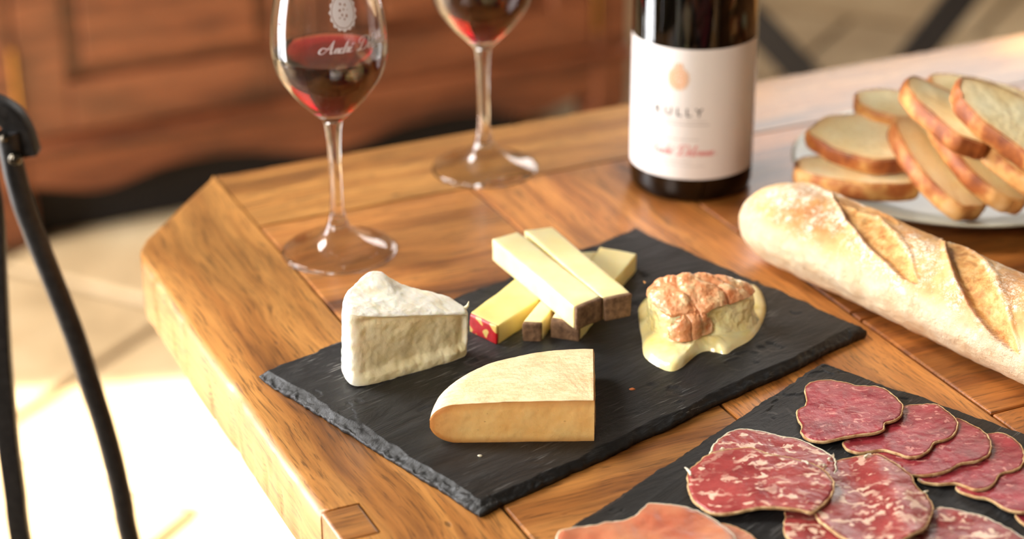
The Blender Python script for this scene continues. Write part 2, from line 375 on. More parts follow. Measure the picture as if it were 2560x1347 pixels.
# floor: mortar bed with flagstones as parts
bm = bmesh.new(); box_bm(bm, -2300, 4200, -900, 5300, -60, -12)
floor = struct(bm_obj('floor', bm, MORTAR, loc=(0, 0, 0)))
fang = math.radians(-27.5)
fx = Vector((math.cos(fang), math.sin(fang), 0)); fy = Vector((-math.sin(fang), math.cos(fang), 0))
F0 = Vector((-471.6, 2118.4, 0))
cnt = 0
rows = [-5 + k for k in range(16)]
for rI in rows:
    y0 = rI * 430.0 - 0; offx = (rI * 263) % 610
    for cI in range(-10, 12):
        x0 = cI * 610.0 + offx - 240
        ctr = F0 + fx * (x0 + 305) + fy * (y0 + 215)
        if not (-2100 < ctr.x < 3000 and 900 < ctr.y < 4900): continue
        if ctr.x > 1500 and ctr.y < 2000: continue
        g = 7
        bm = bmesh.new(); vs = box_bm(bm, -305 + g, 305 - g, -215 + g, 215 - g, -12, 0)
        for v_ in bm.verts: v_.co.x += random.uniform(-4, 4); v_.co.y += random.uniform(-4, 4)
        bevel(bm, 3, 1)
        o = bm_obj('flagstone', bm, STONE, floor, loc=(ctr.x / 1000, ctr.y / 1000, random.uniform(-0.001, 0.001)), rot=(0, 0, fang))
        cnt += 1
# left wall with window opening and added sun slot; y along wall
def wallbox(name, boxes, mat, kind=True):
    bm = bmesh.new()
    for b_ in boxes: box_bm(bm, *b_)
    o = bm_obj(name, bm, mat)
    if kind: struct(o)
    return o
WY0, WY1, WZ0, WZ1 = 1500, 2290, 15, 2060
wl = wallbox('wall_left', [(-2400, -2200, -900, 1290, 0, 3900), (-2400, -2200, 1290, WY0, 0, 2665), (-2400, -2200, 1290, WY0, 2995, 3900),  (-2400, -2200, WY1, 5300, 0, 3900), (-2400, -2200, WY0, WY1, 0, WZ0), (-2400, -2200, WY0, WY1, WZ1, 3900)], PLASTER)
wb = wallbox('wall_back', [(-2400, 400, 5100, 5300, 0, 2600), (1900, 4200, 5100, 5300, 0, 2600), (400, 1900, 5100, 5300, 0, 1400), (400, 1900, 5100, 5300, 2700, 2701)], PLASTER)
def window(name, O, along, wid, hgt, n=2):
    """open casement frame: outer frame and mullions"""
    A = Vector(along); bm = bmesh.new(); t = 35
    def bar(a0, a1, z0, z1, d=25):
        nrm = Vector((-A.y, A.x, 0)); vs = []
        for (a, dd) in ((a0, -d), (a1, -d), (a1, d), (a0, d)):
            for z in (z0, z1): vs.append(bm.verts.new(Vector(O) + A * a + nrm * dd + Vector((0, 0, z))))
        for q in ((0, 2, 4, 6), (1, 7, 5, 3), (0, 1, 3, 2), (2, 3, 5, 4), (4, 5, 7, 6), (6, 7, 1, 0)): bm.faces.new([vs[i] for i in q])
    bar(0, t, 0, hgt); bar(wid - t, wid, 0, hgt); bar(t, wid - t, 0, t); bar(t, wid - t, hgt - t, hgt)
    bmesh.ops.recalc_face_normals(bm, faces=bm.faces)
    return struct(bm_obj(name, bm, WHITEWOOD))
window('door_1', (-2290, WY0, WZ0), (0, 1, 0), WY1 - WY0, WZ1 - WZ0)
window('added_sun_slot', (-2290, 1290, 2665), (0, 1, 0), 230, 330)  # high opening and frame added so sun strikes the table's far right
window('window_2', (400, 5190, 1400), (1, 0, 0), 1500, 1200)

# ------------------------------------------------------------------ cabinet behind
def cabinet():
    y0 = 2880.0; x0, x1 = 448.0, 1548.0; dep = 460.0; zb = -668.0; zt = 330.0
    root = empty('sideboard_cabinet', W((x0 + x1) / 2, y0 + dep / 2, -750), TA, 'large reddish-brown wooden cabinet with panelled doors and scalloped skirt, behind the table', 'cabinet')
    cx = (x0 + x1) / 2; cy = y0 + dep / 2
    def part(name, boxes, mat=WALN, bv=3, par=root, smooth=False):
        bm = bmesh.new()
        for b_ in boxes: box_bm(bm, b_[0] - cx, b_[1] - cx, b_[2] - cy, b_[3] - cy, b_[4] + 750, b_[5] + 750)
        if bv: bevel(bm, bv, 2)
        return bm_obj(name, bm, mat, par, smooth=smooth)
    part('body', [(x0, x0 + 24, y0 + 14, y0 + dep, -740, zt), (x1 - 24, x1, y0 + 14, y0 + dep, zb, zt), (x0 + 24, x1 - 24, y0 + dep - 15, y0 + dep, zb, zt), (x0 + 24, x1 - 24, y0 + 20, y0 + dep - 15, zb + 80, zb + 104)], bv=2)  # left side carried down almost to the floor, added to block light underneath
    part('light_block_panel', [(x0 + 40, x1 - 105, y0 + dep - 60, y0 + dep - 45, -750, zb + 60)], bv=0)  # unseen panel added to block light and darken the space underneath
    part('shade_board', [(x0 + 70, x1 - 190, y0 + 40, y0 + 58, -750, zb + 66)], mat=SHADE, bv=0)  # board added behind the skirt, its black paints the shade below
    part('top_board', [(x0 - 25, x1 + 25, y0 - 20, y0 + dep + 10, zt, zt + 34)], bv=8)
    part('corner_post', [(x0 - 4, x0 + 66, y0 - 4, y0 + 30, zb - 20, zt)], bv=7)
    part('corner_post', [(x1 - 62, x1 + 4, y0 - 4, y0 + 30, zb - 20, zt)], bv=7)
    part('base_moulding', [(x0 - 12, x1 + 12, y0 - 16, y0 + 26, zb + 66, zb + 92)], bv=9)
    # scalloped skirt
    n = 90; v = []; 
    for i in range(n + 1):
        u = i / n; x = x0 + (x1 - x0) * u
        hump = 26 * math.exp(-((u - 0.16) / 0.075) ** 2) + 26 * math.exp(-((u - 0.84) / 0.075) ** 2) + 30 * math.exp(-((u - 0.5) / 0.10) ** 2)
        ends = 40 * sst(0.07, 0.0, u) + 40 * sst(0.93, 1.0, u)
        zl = zb + 22 - hump - ends * 1.0
        for (yy, zz) in ((y0, zl), (y0, zb + 68), (y0 + 24, zb + 68), (y0 + 24, zl)): v.append((x - cx, yy - cy, zz + 750))
    f = grid_faces(n + 1, 4, wrap_v=True); f += [(0, 1, 2, 3), (n * 4 + 3, n * 4 + 2, n * 4 + 1, n * 4)]
    build('skirt', v, f, WALN, (0, 0, 0), root, smooth=False)
    for xx in (x0 + 2, x1 - 72):
        for yy in (y0, y0 + dep - 62):
            part('foot', [(xx, xx + 70, yy, yy + 60, -750, zb + 4)], bv=10)
    mid = (x0 + x1) / 2
    for (a, b_) in ((x0 + 66, mid - 4), (mid + 4, x1 - 66)):
        st = 76; zl, zh = zb + 96, zt - 8
        d = part('door', [(a, a + st, y0 - 2, y0 + 22, zl, zh), (b_ - st, b_, y0 - 2, y0 + 22, zl, zh), (a + st, b_ - st, y0 - 2, y0 + 22, zl, zl + st + 6), (a + st, b_ - st, y0 - 2, y0 + 22, zh - st, zh)], bv=4)
        part('door_panel', [(a + st - 2, b_ - st + 2, y0 + 16, y0 + 21, zl + st + 2, zh - st + 2)], bv=0, par=d)
        part('raised_field', [(a + st + 26, b_ - st - 26, y0 + 2, y0 + 12, zl + st + 30, zh - st - 26)], bv=5, par=d)
        part('hinge', [(a - 9 if a < mid - 200 and a < mid - 300 else b_ + 1, (a - 9 if a < mid - 300 else b_ + 1) + 8, y0 - 9, y0 + 1, zl + 30, zl + 150)], BRASS, 3, d)
        kx = b_ - 30 if a < mid - 300 else a + 30
        vv, ff_ = lathe([(0.1, 0), (6, 2), (5, 12), (11, 18), (9, 26), (0.1, 28)], 20)
        vv = [(x, -z, y) for (x, y, z) in vv]; vv = [(x + kx - cx, y + y0 - cy, z + (zl + zh) / 2 + 750) for x, y, z in vv]
        build('knob', vv, ff_, BRASS, (0, 0, 0), d)
    return root
cabinet()

# ------------------------------------------------------------------ table
table = empty('dining_table', W(800, 880, -750), TA, 'rustic oak table with clipped corner and worn rounded edge, food and wine on it', 'table')
TC = (800.0, 880.0)
def plank(name, x0, x1, y0, y1, mat, grain='x', z1=0.0, th=44.0, bv=1.2, gap=0.7, par=table, label=None):
    gap = gap if gap < 0.5 else 1.0
    x0 += gap; x1 -= gap; y0 += gap; y1 -= gap
    cx, cy = (x0 + x1) / 2, (y0 + y1) / 2; hx, hy = (x1 - x0) / 2, (y1 - y0) / 2
    if grain == 'y': hx, hy = hy, hx
    bm = bmesh.new(); box_bm(bm, -hx, hx, -hy, hy, -th, 0); bevel(bm, bv, 2, [e for e in bm.edges if all(v.co.z > -1 for v in e.verts)])
    o = bm_obj(name, bm, mat, par, loc=((cx - TC[0]) / 1000, (cy - TC[1]) / 1000, (750 + z1) / 1000), rot=(0, 0, PI / 2 if grain == 'y' else 0))
    if label: o['label'] = label
    return o
XL, XJ, YB, YJ = 271.5, 357.0, 1277.0, 1177.5
YF, XR = 470.0, 1990.0
def edge_board(poly, name, mat, grain, r=5.0, th=45.0, rounded=None):
    """board from an outline (table mm) with a softly rounded, dented top and bottom edge"""
    cx = sum(p[0] for p in poly) / len(poly); cy = sum(p[1] for p in poly) / len(poly)
    # dense outline
    pts = []; 
    for i in range(len(poly)):
        a = Vector(poly[i] + (0,)); b_ = Vector(poly[(i + 1) % len(poly)] + (0,)); L = (b_ - a).length; k = max(1, int(L / 5))
        for j in range(k): pts.append(a + (b_ - a) * (j / k))
    n = len(pts); C = Vector((cx, cy, 0)); prof = []
    for a in range(5):
        t = a / 4 * PI / 2; prof.append((r * (1 - math.sin(t)), -r * (1 - math.cos(t))))
    # prof goes from inset top to full side
    prof = [(r * (1 - math.sin(a / 4 * PI / 2)), -r * (1 - math.cos(a / 4 * PI / 2))) for a in range(5)]
    prof = prof + [(0, -th * 0.3), (0.0, -th * 0.6), (0, -th + r)] + [(r * (1 - math.cos(a / 3 * PI / 2)), -th + r - r * math.sin(a / 3 * PI / 2)) for a in range(1, 4)]
    v = []
    for i, p in enumerate(pts):
        t = (pts[(i + 1) % n] - pts[i - 1]).normalized(); nin = Vector((-t.y, t.x, 0))   # inward for ccw
        outer = rounded(p.x, p.y) if rounded else 1.0
        for (ins, z) in prof:
            k = outer; kk = ins * k + (1 - k) * 0.7
            dent = 0
            if k > 0.5:
                dent = max(0, nz(p.x * 0.05, p.y * 0.05, 3) - 0.25) * 3.0 + nz(p.x * .012, p.y * .012, 9) * 1.2 + max(0, nz(p.x * .2, p.y * .2, z * .1) - 0.35) * 5
            zz = z if k > 0.5 else (0 if z > -r * 0.99 and ins > 0 and z > -th * 0.5 else z)
            q = p + nin * (kk + dent)
            v.append((q.x, q.y, zz))
    m = len(prof); f = grid_faces(n, m, wrap_u=True)
    f.append(tuple(i * m for i in range(n))); f.append(tuple(i * m + m - 1 for i in range(n))[::-1])
    if grain == 'y': v = [((y - cy), -(x - cx), z) for (x, y, z) in v]
    else: v = [((x - cx), (y - cy), z) for (x, y, z) in v]
    o = build(name, v, f, mat, (0, 0, 0), table, smooth=True)
    o.location = ((cx - TC[0]) / 1000, (cy - TC[1]) / 1000, 0.75); o.rotation_euler = (0, 0, PI / 2 if grain == 'y' else 0)
    fix_normals(o)
    try: 
        md = o.modifiers.new('split', 'EDGE_SPLIT'); md.split_angle = math.radians(60)
    except Exception: pass
    return o
# left end board (grain along y) with clipped corner; outline ccw
poly = [(XL, YF), (XJ - 0.7, YF), (XJ - 0.7, YB), (351, 1272), (283, 1194), (274.5, 1178), (XL, 1160), (XL, 824), (292.5, 824), (292.5, 794), (XL, 794)]
edge_board(poly, 'plank', OAK, 'y', rounded=lambda x, y: 1.0 if (x < XJ - 3 and not (x > XL + 1.5 and 790 < y < 828)) else 0.0)
pt = plank('inlay_patch', XL + 0.3, 292.5, 794, 824, OAK2, 'x', z1=0.2, bv=1.2, gap=0.4)
# back rail (grain along x), rounded towards the back
edge_board([(XJ, YJ), (XR, YJ), (XR, YB), (XJ, YB)], 'plank', OAK, 'x', rounded=lambda x, y: 1.0 if y > YB - 3 else 0.0)
# frame rails across and panel boards between them
RX = [(511, 639), (1010, 1138), (1509, 1637)]
for a, b_ in RX: plank('plank', a, b_, YF, YJ, OAK2, 'y')
def panel(x0, x1, ys, mat):
    for i in range(len(ys) - 1): plank('plank', x0, x1, ys[i], ys[i + 1], mat, 'x')
panel(XJ, 511, [YF, 640, 838, 1010, YJ], OAK2)
panel(639, 1010, [YF, 640, 760, 887, 898, 1030, YJ], OAK3)
panel(1138, 1509, [YF, 640, 760, 887, 1030, YJ], OAK2)
panel(1637, 1905, [YF, 640, 760, 887, 1030, YJ], OAK2)
plank('plank', 1905, XR, YF, YJ, OAK, 'y')
# under-frame
def tbox(name, x0, x1, y0, y1, z0, z1, mat=OAK3, bv=3):
    bm = bmesh.new(); box_bm(bm, x0 - TC[0], x1 - TC[0], y0 - TC[1], y1 - TC[1], z0 + 750, z1 + 750); bevel(bm, bv, 2)
    return bm_obj(name, bm, mat, table)
tbox('apron', 700, 1800, 1120, 1145, -140, -45); tbox('apron', 700, 1800, 600, 625, -140, -45); tbox('apron', 690, 715, 625, 1120, -140, -45); tbox('apron', 1790, 1815, 625, 1120, -140, -45)
for x in (660, 1760):
    for y in (590, 1090): tbox('leg', x, x + 70, y, y + 70, -750, -44)

# ------------------------------------------------------------------ slate boards
def slate(name, A, dirx, sx, sy, label, seed, ridge_left=False):
    """A = one corner (mm); dirx = long direction; board sx by sy, 6 mm thick"""
    dx = Vector(dirx).normalized(); dy = Vector((-dx.y, dx.x, 0)); nx, ny = 300, 210; TZ = 6.0
    def sp(n, L):   # denser near the ends
        out = []
        for i in range(n):
            t = i / (n - 1); out.append(L * (t - 0.55 * math.sin(2 * PI * t) / (2 * PI) * 1.0))
        return out
    xs = sp(nx, sx); ys = sp(ny, sy); C = Vector((sx / 2, sy / 2, 0)); v = []
    for x in xs:
        for y in ys:
            d = min(x, sx - x, y, sy - y)
            jit = (fb(x * 0.02, y * 0.02, seed, 5)) * 1.6
            ex = 0.0
            # outline irregularity fades inwards
            k = max(0, 1 - d / 12)
            px = x + (C.x - x) / abs(C.x - x + 1e-6) * k * (1.0 + jit + 0.7 * fb(y * .15, x * .15, seed, 3)) if min(x, sx - x) < 12 else x
            py = y + (C.y - y) / abs(C.y - y + 1e-6) * k * (1.0 + jit + 0.7 * fb(x * .15, y * .15, seed + 4, 3)) if min(y, sy - y) < 12 else y
            z = TZ + 0.28 * fb(x * .03, y * .05, seed + 9, 5)
            wdt = 4.2 + 3.0 * fb(x * .035, y * .035, seed + 2, 4)
            if ridge_left and x < 40: wdt += 2.0 * max(0, 1 - x / 40)
            if d < wdt:
                t = 1 - d / wdt
                z -= (3.3 + 1.2 * fb(x * .06, y * .06, seed + 6, 3)) * t ** 0.9
                z += 1.1 * fb(x * .22, y * .22, seed + 7, 4) * t ** 0.5
                if ridge_left and x < 14: z += 0.8 * math.sin(y * 1.25 + 2.2 * nz(x * .2, y * .15, 5) + x * 0.35) * t * (0.35 + 0.8 * abs(nz(y * .06, 3)))
            elif fb(x * .03, y * .03, seed + 11, 4) > 0.42: z -= 0.5
            v.append(A + dx * px + dy * py + Vector((0, 0, max(z, 1.2))))
    f = grid_faces(nx, ny)
    # boundary skirt
    loop = [i * ny for i in range(nx)] + [(nx - 1) * ny + j for j in range(1, ny)] + [i * ny + ny - 1 for i in range(nx - 2, -1, -1)] + [j for j in range(ny - 2, 0, -1)]
    base = len(v); n = len(loop)
    for k in (0.55, 0.0):
        for i in loop:
            p = Vector(v[i]); c = A + dx * C.x + dy * C.y; dd = (c - p); dd.z = 0; dd.normalize()
            v.append(Vector((p.x, p.y, p.z * k)) + dd * ((0.7 * nz(p.x * .3, p.y * .3, k * 9) - 0.2) if k else 0.8))
    for r_ in range(2):
        for i in range(n):
            a = loop[i] if r_ == 0 else base + i; b_ = loop[(i + 1) % n] if r_ == 0 else base + (i + 1) % n
            f.append((b_, a, base + r_ * n + i, base + r_ * n + (i + 1) % n))
    f.append(tuple(base + n + i for i in range(n))[::-1])
    O = A + dx * C.x + dy * C.y
    loc = [((Vector(p) - O).dot(dx), (Vector(p) - O).dot(dy), p[2]) for p in v]
    o = build(name, loc, f, SLATE, (0, 0, 0)); o.location = wm((O.x, O.y, 0)); o.rotation_euler = (0, 0, math.atan2(dx.y, dx.x))
    return tag(o, label, 'serving board')
A1 = U(640, 937, 3.0); D1 = U(1568, 578, 5); B1 = U(1178, 1283, 2.5)
d1 = (D1 - A1).normalized()
A1s = A1
slate('slate_board', Vector((A1.x, A1.y, 0)) - Vector((-d1.y, d1.x, 0)) * 198.0, d1, 300, 198, 'dark slate serving board with chipped edges holding the four cheeses', 3.0, True)
c2 = U(2055, 898, 5); e1 = (U(1388, 1332, 5) - c2).normalized()
# long side runs towards the camera-left; board lies to its left-hand side
slate('slate_board', Vector((c2.x, c2.y, 0)), e1, 300, 200, 'dark slate serving board under the sliced sausage and ham', 21.0)

# ------------------------------------------------------------------ cheeses
SZ = 6.0
def solid_grid(corners_top, z0, z1, nx=14, ny=5, nzz=5, jit=0.25, seed=0, rnd=1.2):
    """box with vertical sides from 4 top corners (near-left, near-right, far-right, far-left); rounded lightly, noisy"""
    bm = bmesh.new(); nl, nr, fr, fl = [Vector((c.x, c.y, 0)) for c in corners_top]
    bmv = [bm.verts.new((p.x, p.y, z)) for z in (z0, z1) for p in (nl, nr, fr, fl)]
    for q in ((3, 2, 1, 0), (4, 5, 6, 7), (0, 1, 5, 4), (1, 2, 6, 5), (2, 3, 7, 6), (3, 0, 4, 7)): bm.faces.new([bmv[i] for i in q])
    bevel(bm, rnd, 2)
    bmesh.ops.subdivide_edges(bm, edges=[e for e in bm.edges if e.calc_length() > 8], cuts=7, use_grid_fill=True)
    bmesh.ops.subdivide_edges(bm, edges=[e for e in bm.edges if e.calc_length() > 4], cuts=1, use_grid_fill=True)
    for v_ in bm.verts:
        c = v_.co; v_.co += Vector((fb(c.x * .05, c.y * .05, c.z * .05 + seed), fb(c.x * .05, c.y * .05, c.z * .05 + seed + 5), fb(c.x * .05, c.y * .05, seed + 9))) * jit
    return bm
def stick(label, top_px, z0, z1, rind=True, paste=COMTE, rmat=RIND, seed=0, rl=3.2):
    q = [U(x, y, z1) for (x, y) in top_px]; nl, nr, fr, fl = q
    O = Vector(((nl.x + fr.x) / 2, (nl.y + fr.y) / 2, z0)); root = empty('cheese_stick', O, 0, label, 'cheese', 'cheese sticks crossed on the slate')
    dl = (fl - nl).normalized(); dr = (fr - nr).normalized()
    pn = [nl + dl * rl, nr + dr * rl, fr, fl]
    def mk(name, corners, mat, **k):
        bm = solid_grid(corners, z0, z1, **k)
        for v_ in bm.verts: v_.co -= O
        return bm_obj(name, bm, mat, root, smooth=True)
    mk('paste', pn if rind else q, paste, seed=seed, rnd=0.7, jit=0.3)
    if rind: mk('rind', [nl, nr, nr + dr * (rl - 0.1), nl + dl * (rl - 0.1)], rmat, seed=seed + 3, rnd=0.9, jit=0.7)
    return root
LZ = SZ + 12.6; TZ0, TZ1 = LZ + 0.15, LZ + 14.4
stick('yellow cheese stick with red waxed end, lowest at the left of the pile', [(1173, 784), (1241, 817), (1440, 686), (1362, 641)], SZ, LZ, True, COMTE2, REDRIND, 1, 2.2)
stick('narrow cheese stick with small brown rind end, middle one under the crossed pair', [(1305, 808), (1351, 810), (1492, 628), (1451, 630)], SZ, LZ, seed=2)
stick('thick cheese stick with brown rind end, right one under the crossed pair', [(1377, 798), (1447, 809), (1592, 634), (1500, 617)], SZ, LZ, seed=3)
stick('pale cheese stick lying on top, its rind end nearest the front cheese', [(1441, 772), (1507, 745), (1294, 579), (1230, 597)], TZ0, TZ1, seed=4)
stick('pale cheese stick lying on top, the right one of the crossed pair', [(1512, 750), (1580, 735), (1380, 567), (1310, 575)], TZ0, TZ1, seed=5)

def quarter_cheese():
    C = Vector((42.3, 920.5, SZ)); rx, ry, H = 87.0, 72.5, 25.0
    root = empty('cheese_wedge', C, 0, 'quarter wheel of semi-soft cheese with peach rind, front of the slate', 'cheese')
    e1_ = Vector((-1, 0.0, 0)); e2_ = Vector((0.035, 1, 0)); n = 90
    def R(a):   # quarter outline in plan (superellipse)
        ca, sa = math.cos(a), math.sin(a); p = 2.15
        return 1.0 / ((abs(ca) ** p + abs(sa) ** p) ** (1 / p))
    def prof(t, k):   # k: 0 top-centre .. 1 ; returns (fraction inset mm, z)
        pass
    # cross-section from centre: flat top, rounded edge, flat bottom
    br = 16.0; sec = [(1.0, None)]
    secpts = []
    for i in range(12): secpts.append(('f', i / 12, H))                        # along top
    for i in range(17):
        t = i / 16 * PI; secpts.append(('e', math.sin(t), H / 2 + H / 2 * math.cos(t)))
    for i in range(12, -1, -1): secpts.append(('f', i / 12, 0.0))
    v = []; m = len(secpts)
    for i in range(n + 1):
        a = i / n * PI / 2; r = R(a); d = e1_ * (math.cos(a) * rx * r) + e2_ * (math.sin(a) * ry * r); L = d.length; dn = d / L
        for kind, u, z in secpts:
            rad_ = (L - br) * u if kind == 'f' else (L - br) + br * u
            zz = z
            if kind == 'f' and z > 1:
                zz = H - 1.6 * u ** 3 + 0.5 * fb(d.x * u * .05, d.y * u * .05, 2) + 0.18 * fb(d.x * u * .4, d.y * u * .4, 5)
            elif kind == 'e':
                zz = z - 1.6 * (z / H) + 0.5 * fb(d.x * .05, d.y * .05, z * .05)
                rad_ += 0.5 * fb(d.x * .06, d.y * .06, z * .1)
            q = dn * rad_; v.append((q.x, q.y, zz))
    f = grid_faces(n + 1, m)
    rind_ = build('rind', v, f, REB_RIND, (0, 0, 0), root); fix_normals(rind_)
    # cut faces
    for side, (i0, nm) in enumerate(((0, 'cut_face'), (n, 'cut_face'))):
        a = i0 / n * PI / 2; d = e1_ if i0 == 0 else e2_; L = rx if i0 == 0 else ry; nn = Vector((0, -1, 0)) if i0 == 0 else Vector((1, -0.035, 0))
        nu, nv = 90, 26; vv = []; at = []
        for iu in range(nu + 1):
            s_ = L * iu / nu - 0.5
            for iv in range(nv + 1):
                # half-height of the section at s_
                hh = H / 2
                if s_ > L - br: hh = H / 2 * math.sqrt(max(0.0, 1 - ((s_ - (L - br)) / br) ** 2))
                top = hh; topz = H / 2 + hh - (1.6 * (s_ / (L - br)) ** 3 if s_ < L - br else 1.6 * (H / 2 + hh) / H); botz = H / 2 - hh
                z = botz + (topz - botz) * iv / nv
                edge = min(iv, nv - iv) / nv
                dist = min(min(iv, nv - iv) / nv * 2 * hh, max(0, L - s_) * 1.2)
                bul = 1.0 * (1 - math.exp(-dist / 2.0)) + 0.55 * fb(s_ * .06, z * .07, 4 + side) + 0.2 * fb(s_ * .3, z * .25, 8 + side) - 0.3
                q = d * s_ + nn * (0.3 + bul * 0.9 if dist > 0.2 else 0.1)
                vv.append((q.x, q.y, z)); at.append(max(0.0, 1 - dist / 4.5) * 0.8 + (sst(L - 22, L - 4, s_) * 0.6))
        ff_ = grid_faces(nu + 1, nv + 1)
        if side == 0: ff_ = [q[::-1] for q in ff_]
        at = [min(1, x) for x in at]
        o = build(nm, vv, ff_, REB_PASTE, (0, 0, 0), root, attr={'edge': at})
        if side == 0:
            for p in o.data.polygons: pass
    return root
quarter_cheese()

def cage_surface(verts, faces, levels, creases=None):
    """catmull-clark a small cage and return dense verts/faces"""
    me = bpy.data.meshes.new('tmp'); me.from_pydata([tuple(v) for v in verts], [], faces); me.update()
    o = bpy.data.objects.new('tmp', me); COL.objects.link(o)
    m = o.modifiers.new('s', 'SUBSURF'); m.levels = levels; m.render_levels = levels
    if creases:
        at = me.attributes.new('crease_edge', 'FLOAT', 'EDGE')
        at.data.foreach_set('value', [creases] * len(me.edges))
    dg = bpy.context.evaluated_depsgraph_get(); ev = o.evaluated_get(dg); m2 = ev.to_mesh()
    V = [v.co.copy() for v in m2.vertices]; Fc = [tuple(p.vertices) for p in m2.polygons]; N = [v.normal.copy() for v in m2.vertices]
    ev.to_mesh_clear(); bpy.data.objects.remove(o); bpy.data.meshes.remove(me)
    return V, Fc, N

def soft_wedge():
    O = Vector((-70, 1005, SZ))
    root = empty('cheese_wedge', O, 0, 'tall white bloomy-rind cheese wedge with creamy cut side, left on the slate', 'cheese')
    # plan outline: (base xy), (top xy, top z)
    ring = [((-87, 977), (-87.5, 975, 54)), ((-95, 988), (-93.5, 985, 56)), ((-99, 1001), (-95, 1000, 55.5)), ((-95, 1014), (-90.5, 1014, 55)), ((-82, 1025), (-79, 1029, 63)),
            ((-66, 1030), (-66, 1029, 47)), ((-47, 1030), (-47, 1031, 44)), ((-30, 1026), (-30, 1028, 38)), ((-22, 1019), (-22, 1017, 33)), ((-40, 1008), (-38, 1006, 40)), ((-62, 995), (-61, 990, 46.5))]
    n = len(ring); lev = [0.0, 0.03, 0.5, 0.97, 1.0]; V = []
    cen = Vector((-62, 1006, 0))
    for k, t in enumerate(lev):
        for (b_, tp) in ring:
            x = b_[0] + (tp[0] - b_[0]) * t; y = b_[1] + (tp[1] - b_[1]) * t; z = SZ + (tp[2] - SZ) * t
            if k == 2 and b_ in ((-40, 1008), (-62, 995)): x += 0.5; y += 2.6
            if k == 2 and b_ == (-86, 982): x += 2.0; y += 2.0
            if k in (0, 4): # slight inset for rounded edge
                x += (cen.x - x) * 0.02; y += (cen.y - y) * 0.02
            V.append(Vector((x, y, z)))
    Fc = grid_faces(5, n, wrap_v=True)
    c0 = len(V); V.append(Vector((cen.x, cen.y, SZ))); V.append(Vector((cen.x, cen.y + 4, 49)))
    for i in range(n):
        Fc.append((c0, i, (i + 1) % n)); Fc.append((c0 + 1, 4 * n + (i + 1) % n, 4 * n + i))
    D, G, N = cage_surface(V, Fc, 5)
    out = []; rind_a = []
    for p, nn in zip(D, N):
        h = (p.z - SZ) / 50
        # front cut side (normal toward -y and a bit +x): creamy, with vertical smears
        front = sst(0.35, 0.7, -nn.y) * (1 - sst(0.45, 0.75, abs(nn.z))) * sst(-92, -80, p.x)
        disp = 0.8 * fb(p.x * .05, p.y * .05, p.z * .05, 4)
        disp += front * (-2.4 * sst(0.04, 0.2, h) * sst(0.97, 0.8, h) + 0.7 * fb(p.x * .08, p.y * .08, p.z * .07 + 7, 4) + 0.22 * fb(p.x * .35, p.y * .35, p.z * .25, 3) - 1.5 * math.exp(-((h - 0.82 - 0.04 * nz(p.x * .09, 4)) / 0.06) ** 2))
        disp += (1 - front) * 0.32 * fb(p.x * .22, p.y * .22, p.z * .22 + 3, 4)
        # ledges: fold under the top rind and crumbly lower lip
        disp += front * (0.8 + 1.6 * abs(nz(p.x * .13, p.y * .13, 2))) * math.exp(-((h - 0.12 - 0.03 * nz(p.x * .1, 1)) / 0.05) ** 2)
        q = p + nn * disp
        if q.z < SZ + 0.3: q.z = SZ + 0.05
        out.append(q); rind_a.append(1 - front)
    o = build('body', out, G, BRIE, O, root, attr={'rind': rind_a})
    # torn flake of rind at the tip
    T = Vector((-27, 1022, 35.5)); v, f = tube([T, T + Vector((1.5, 0, 1.5)), T + Vector((2.2, 0.5, 4.0))], [1.2, 0.8, 0.2], 8)
    build('rind_flake', v, f, BRIE, O, root)
soft_wedge()

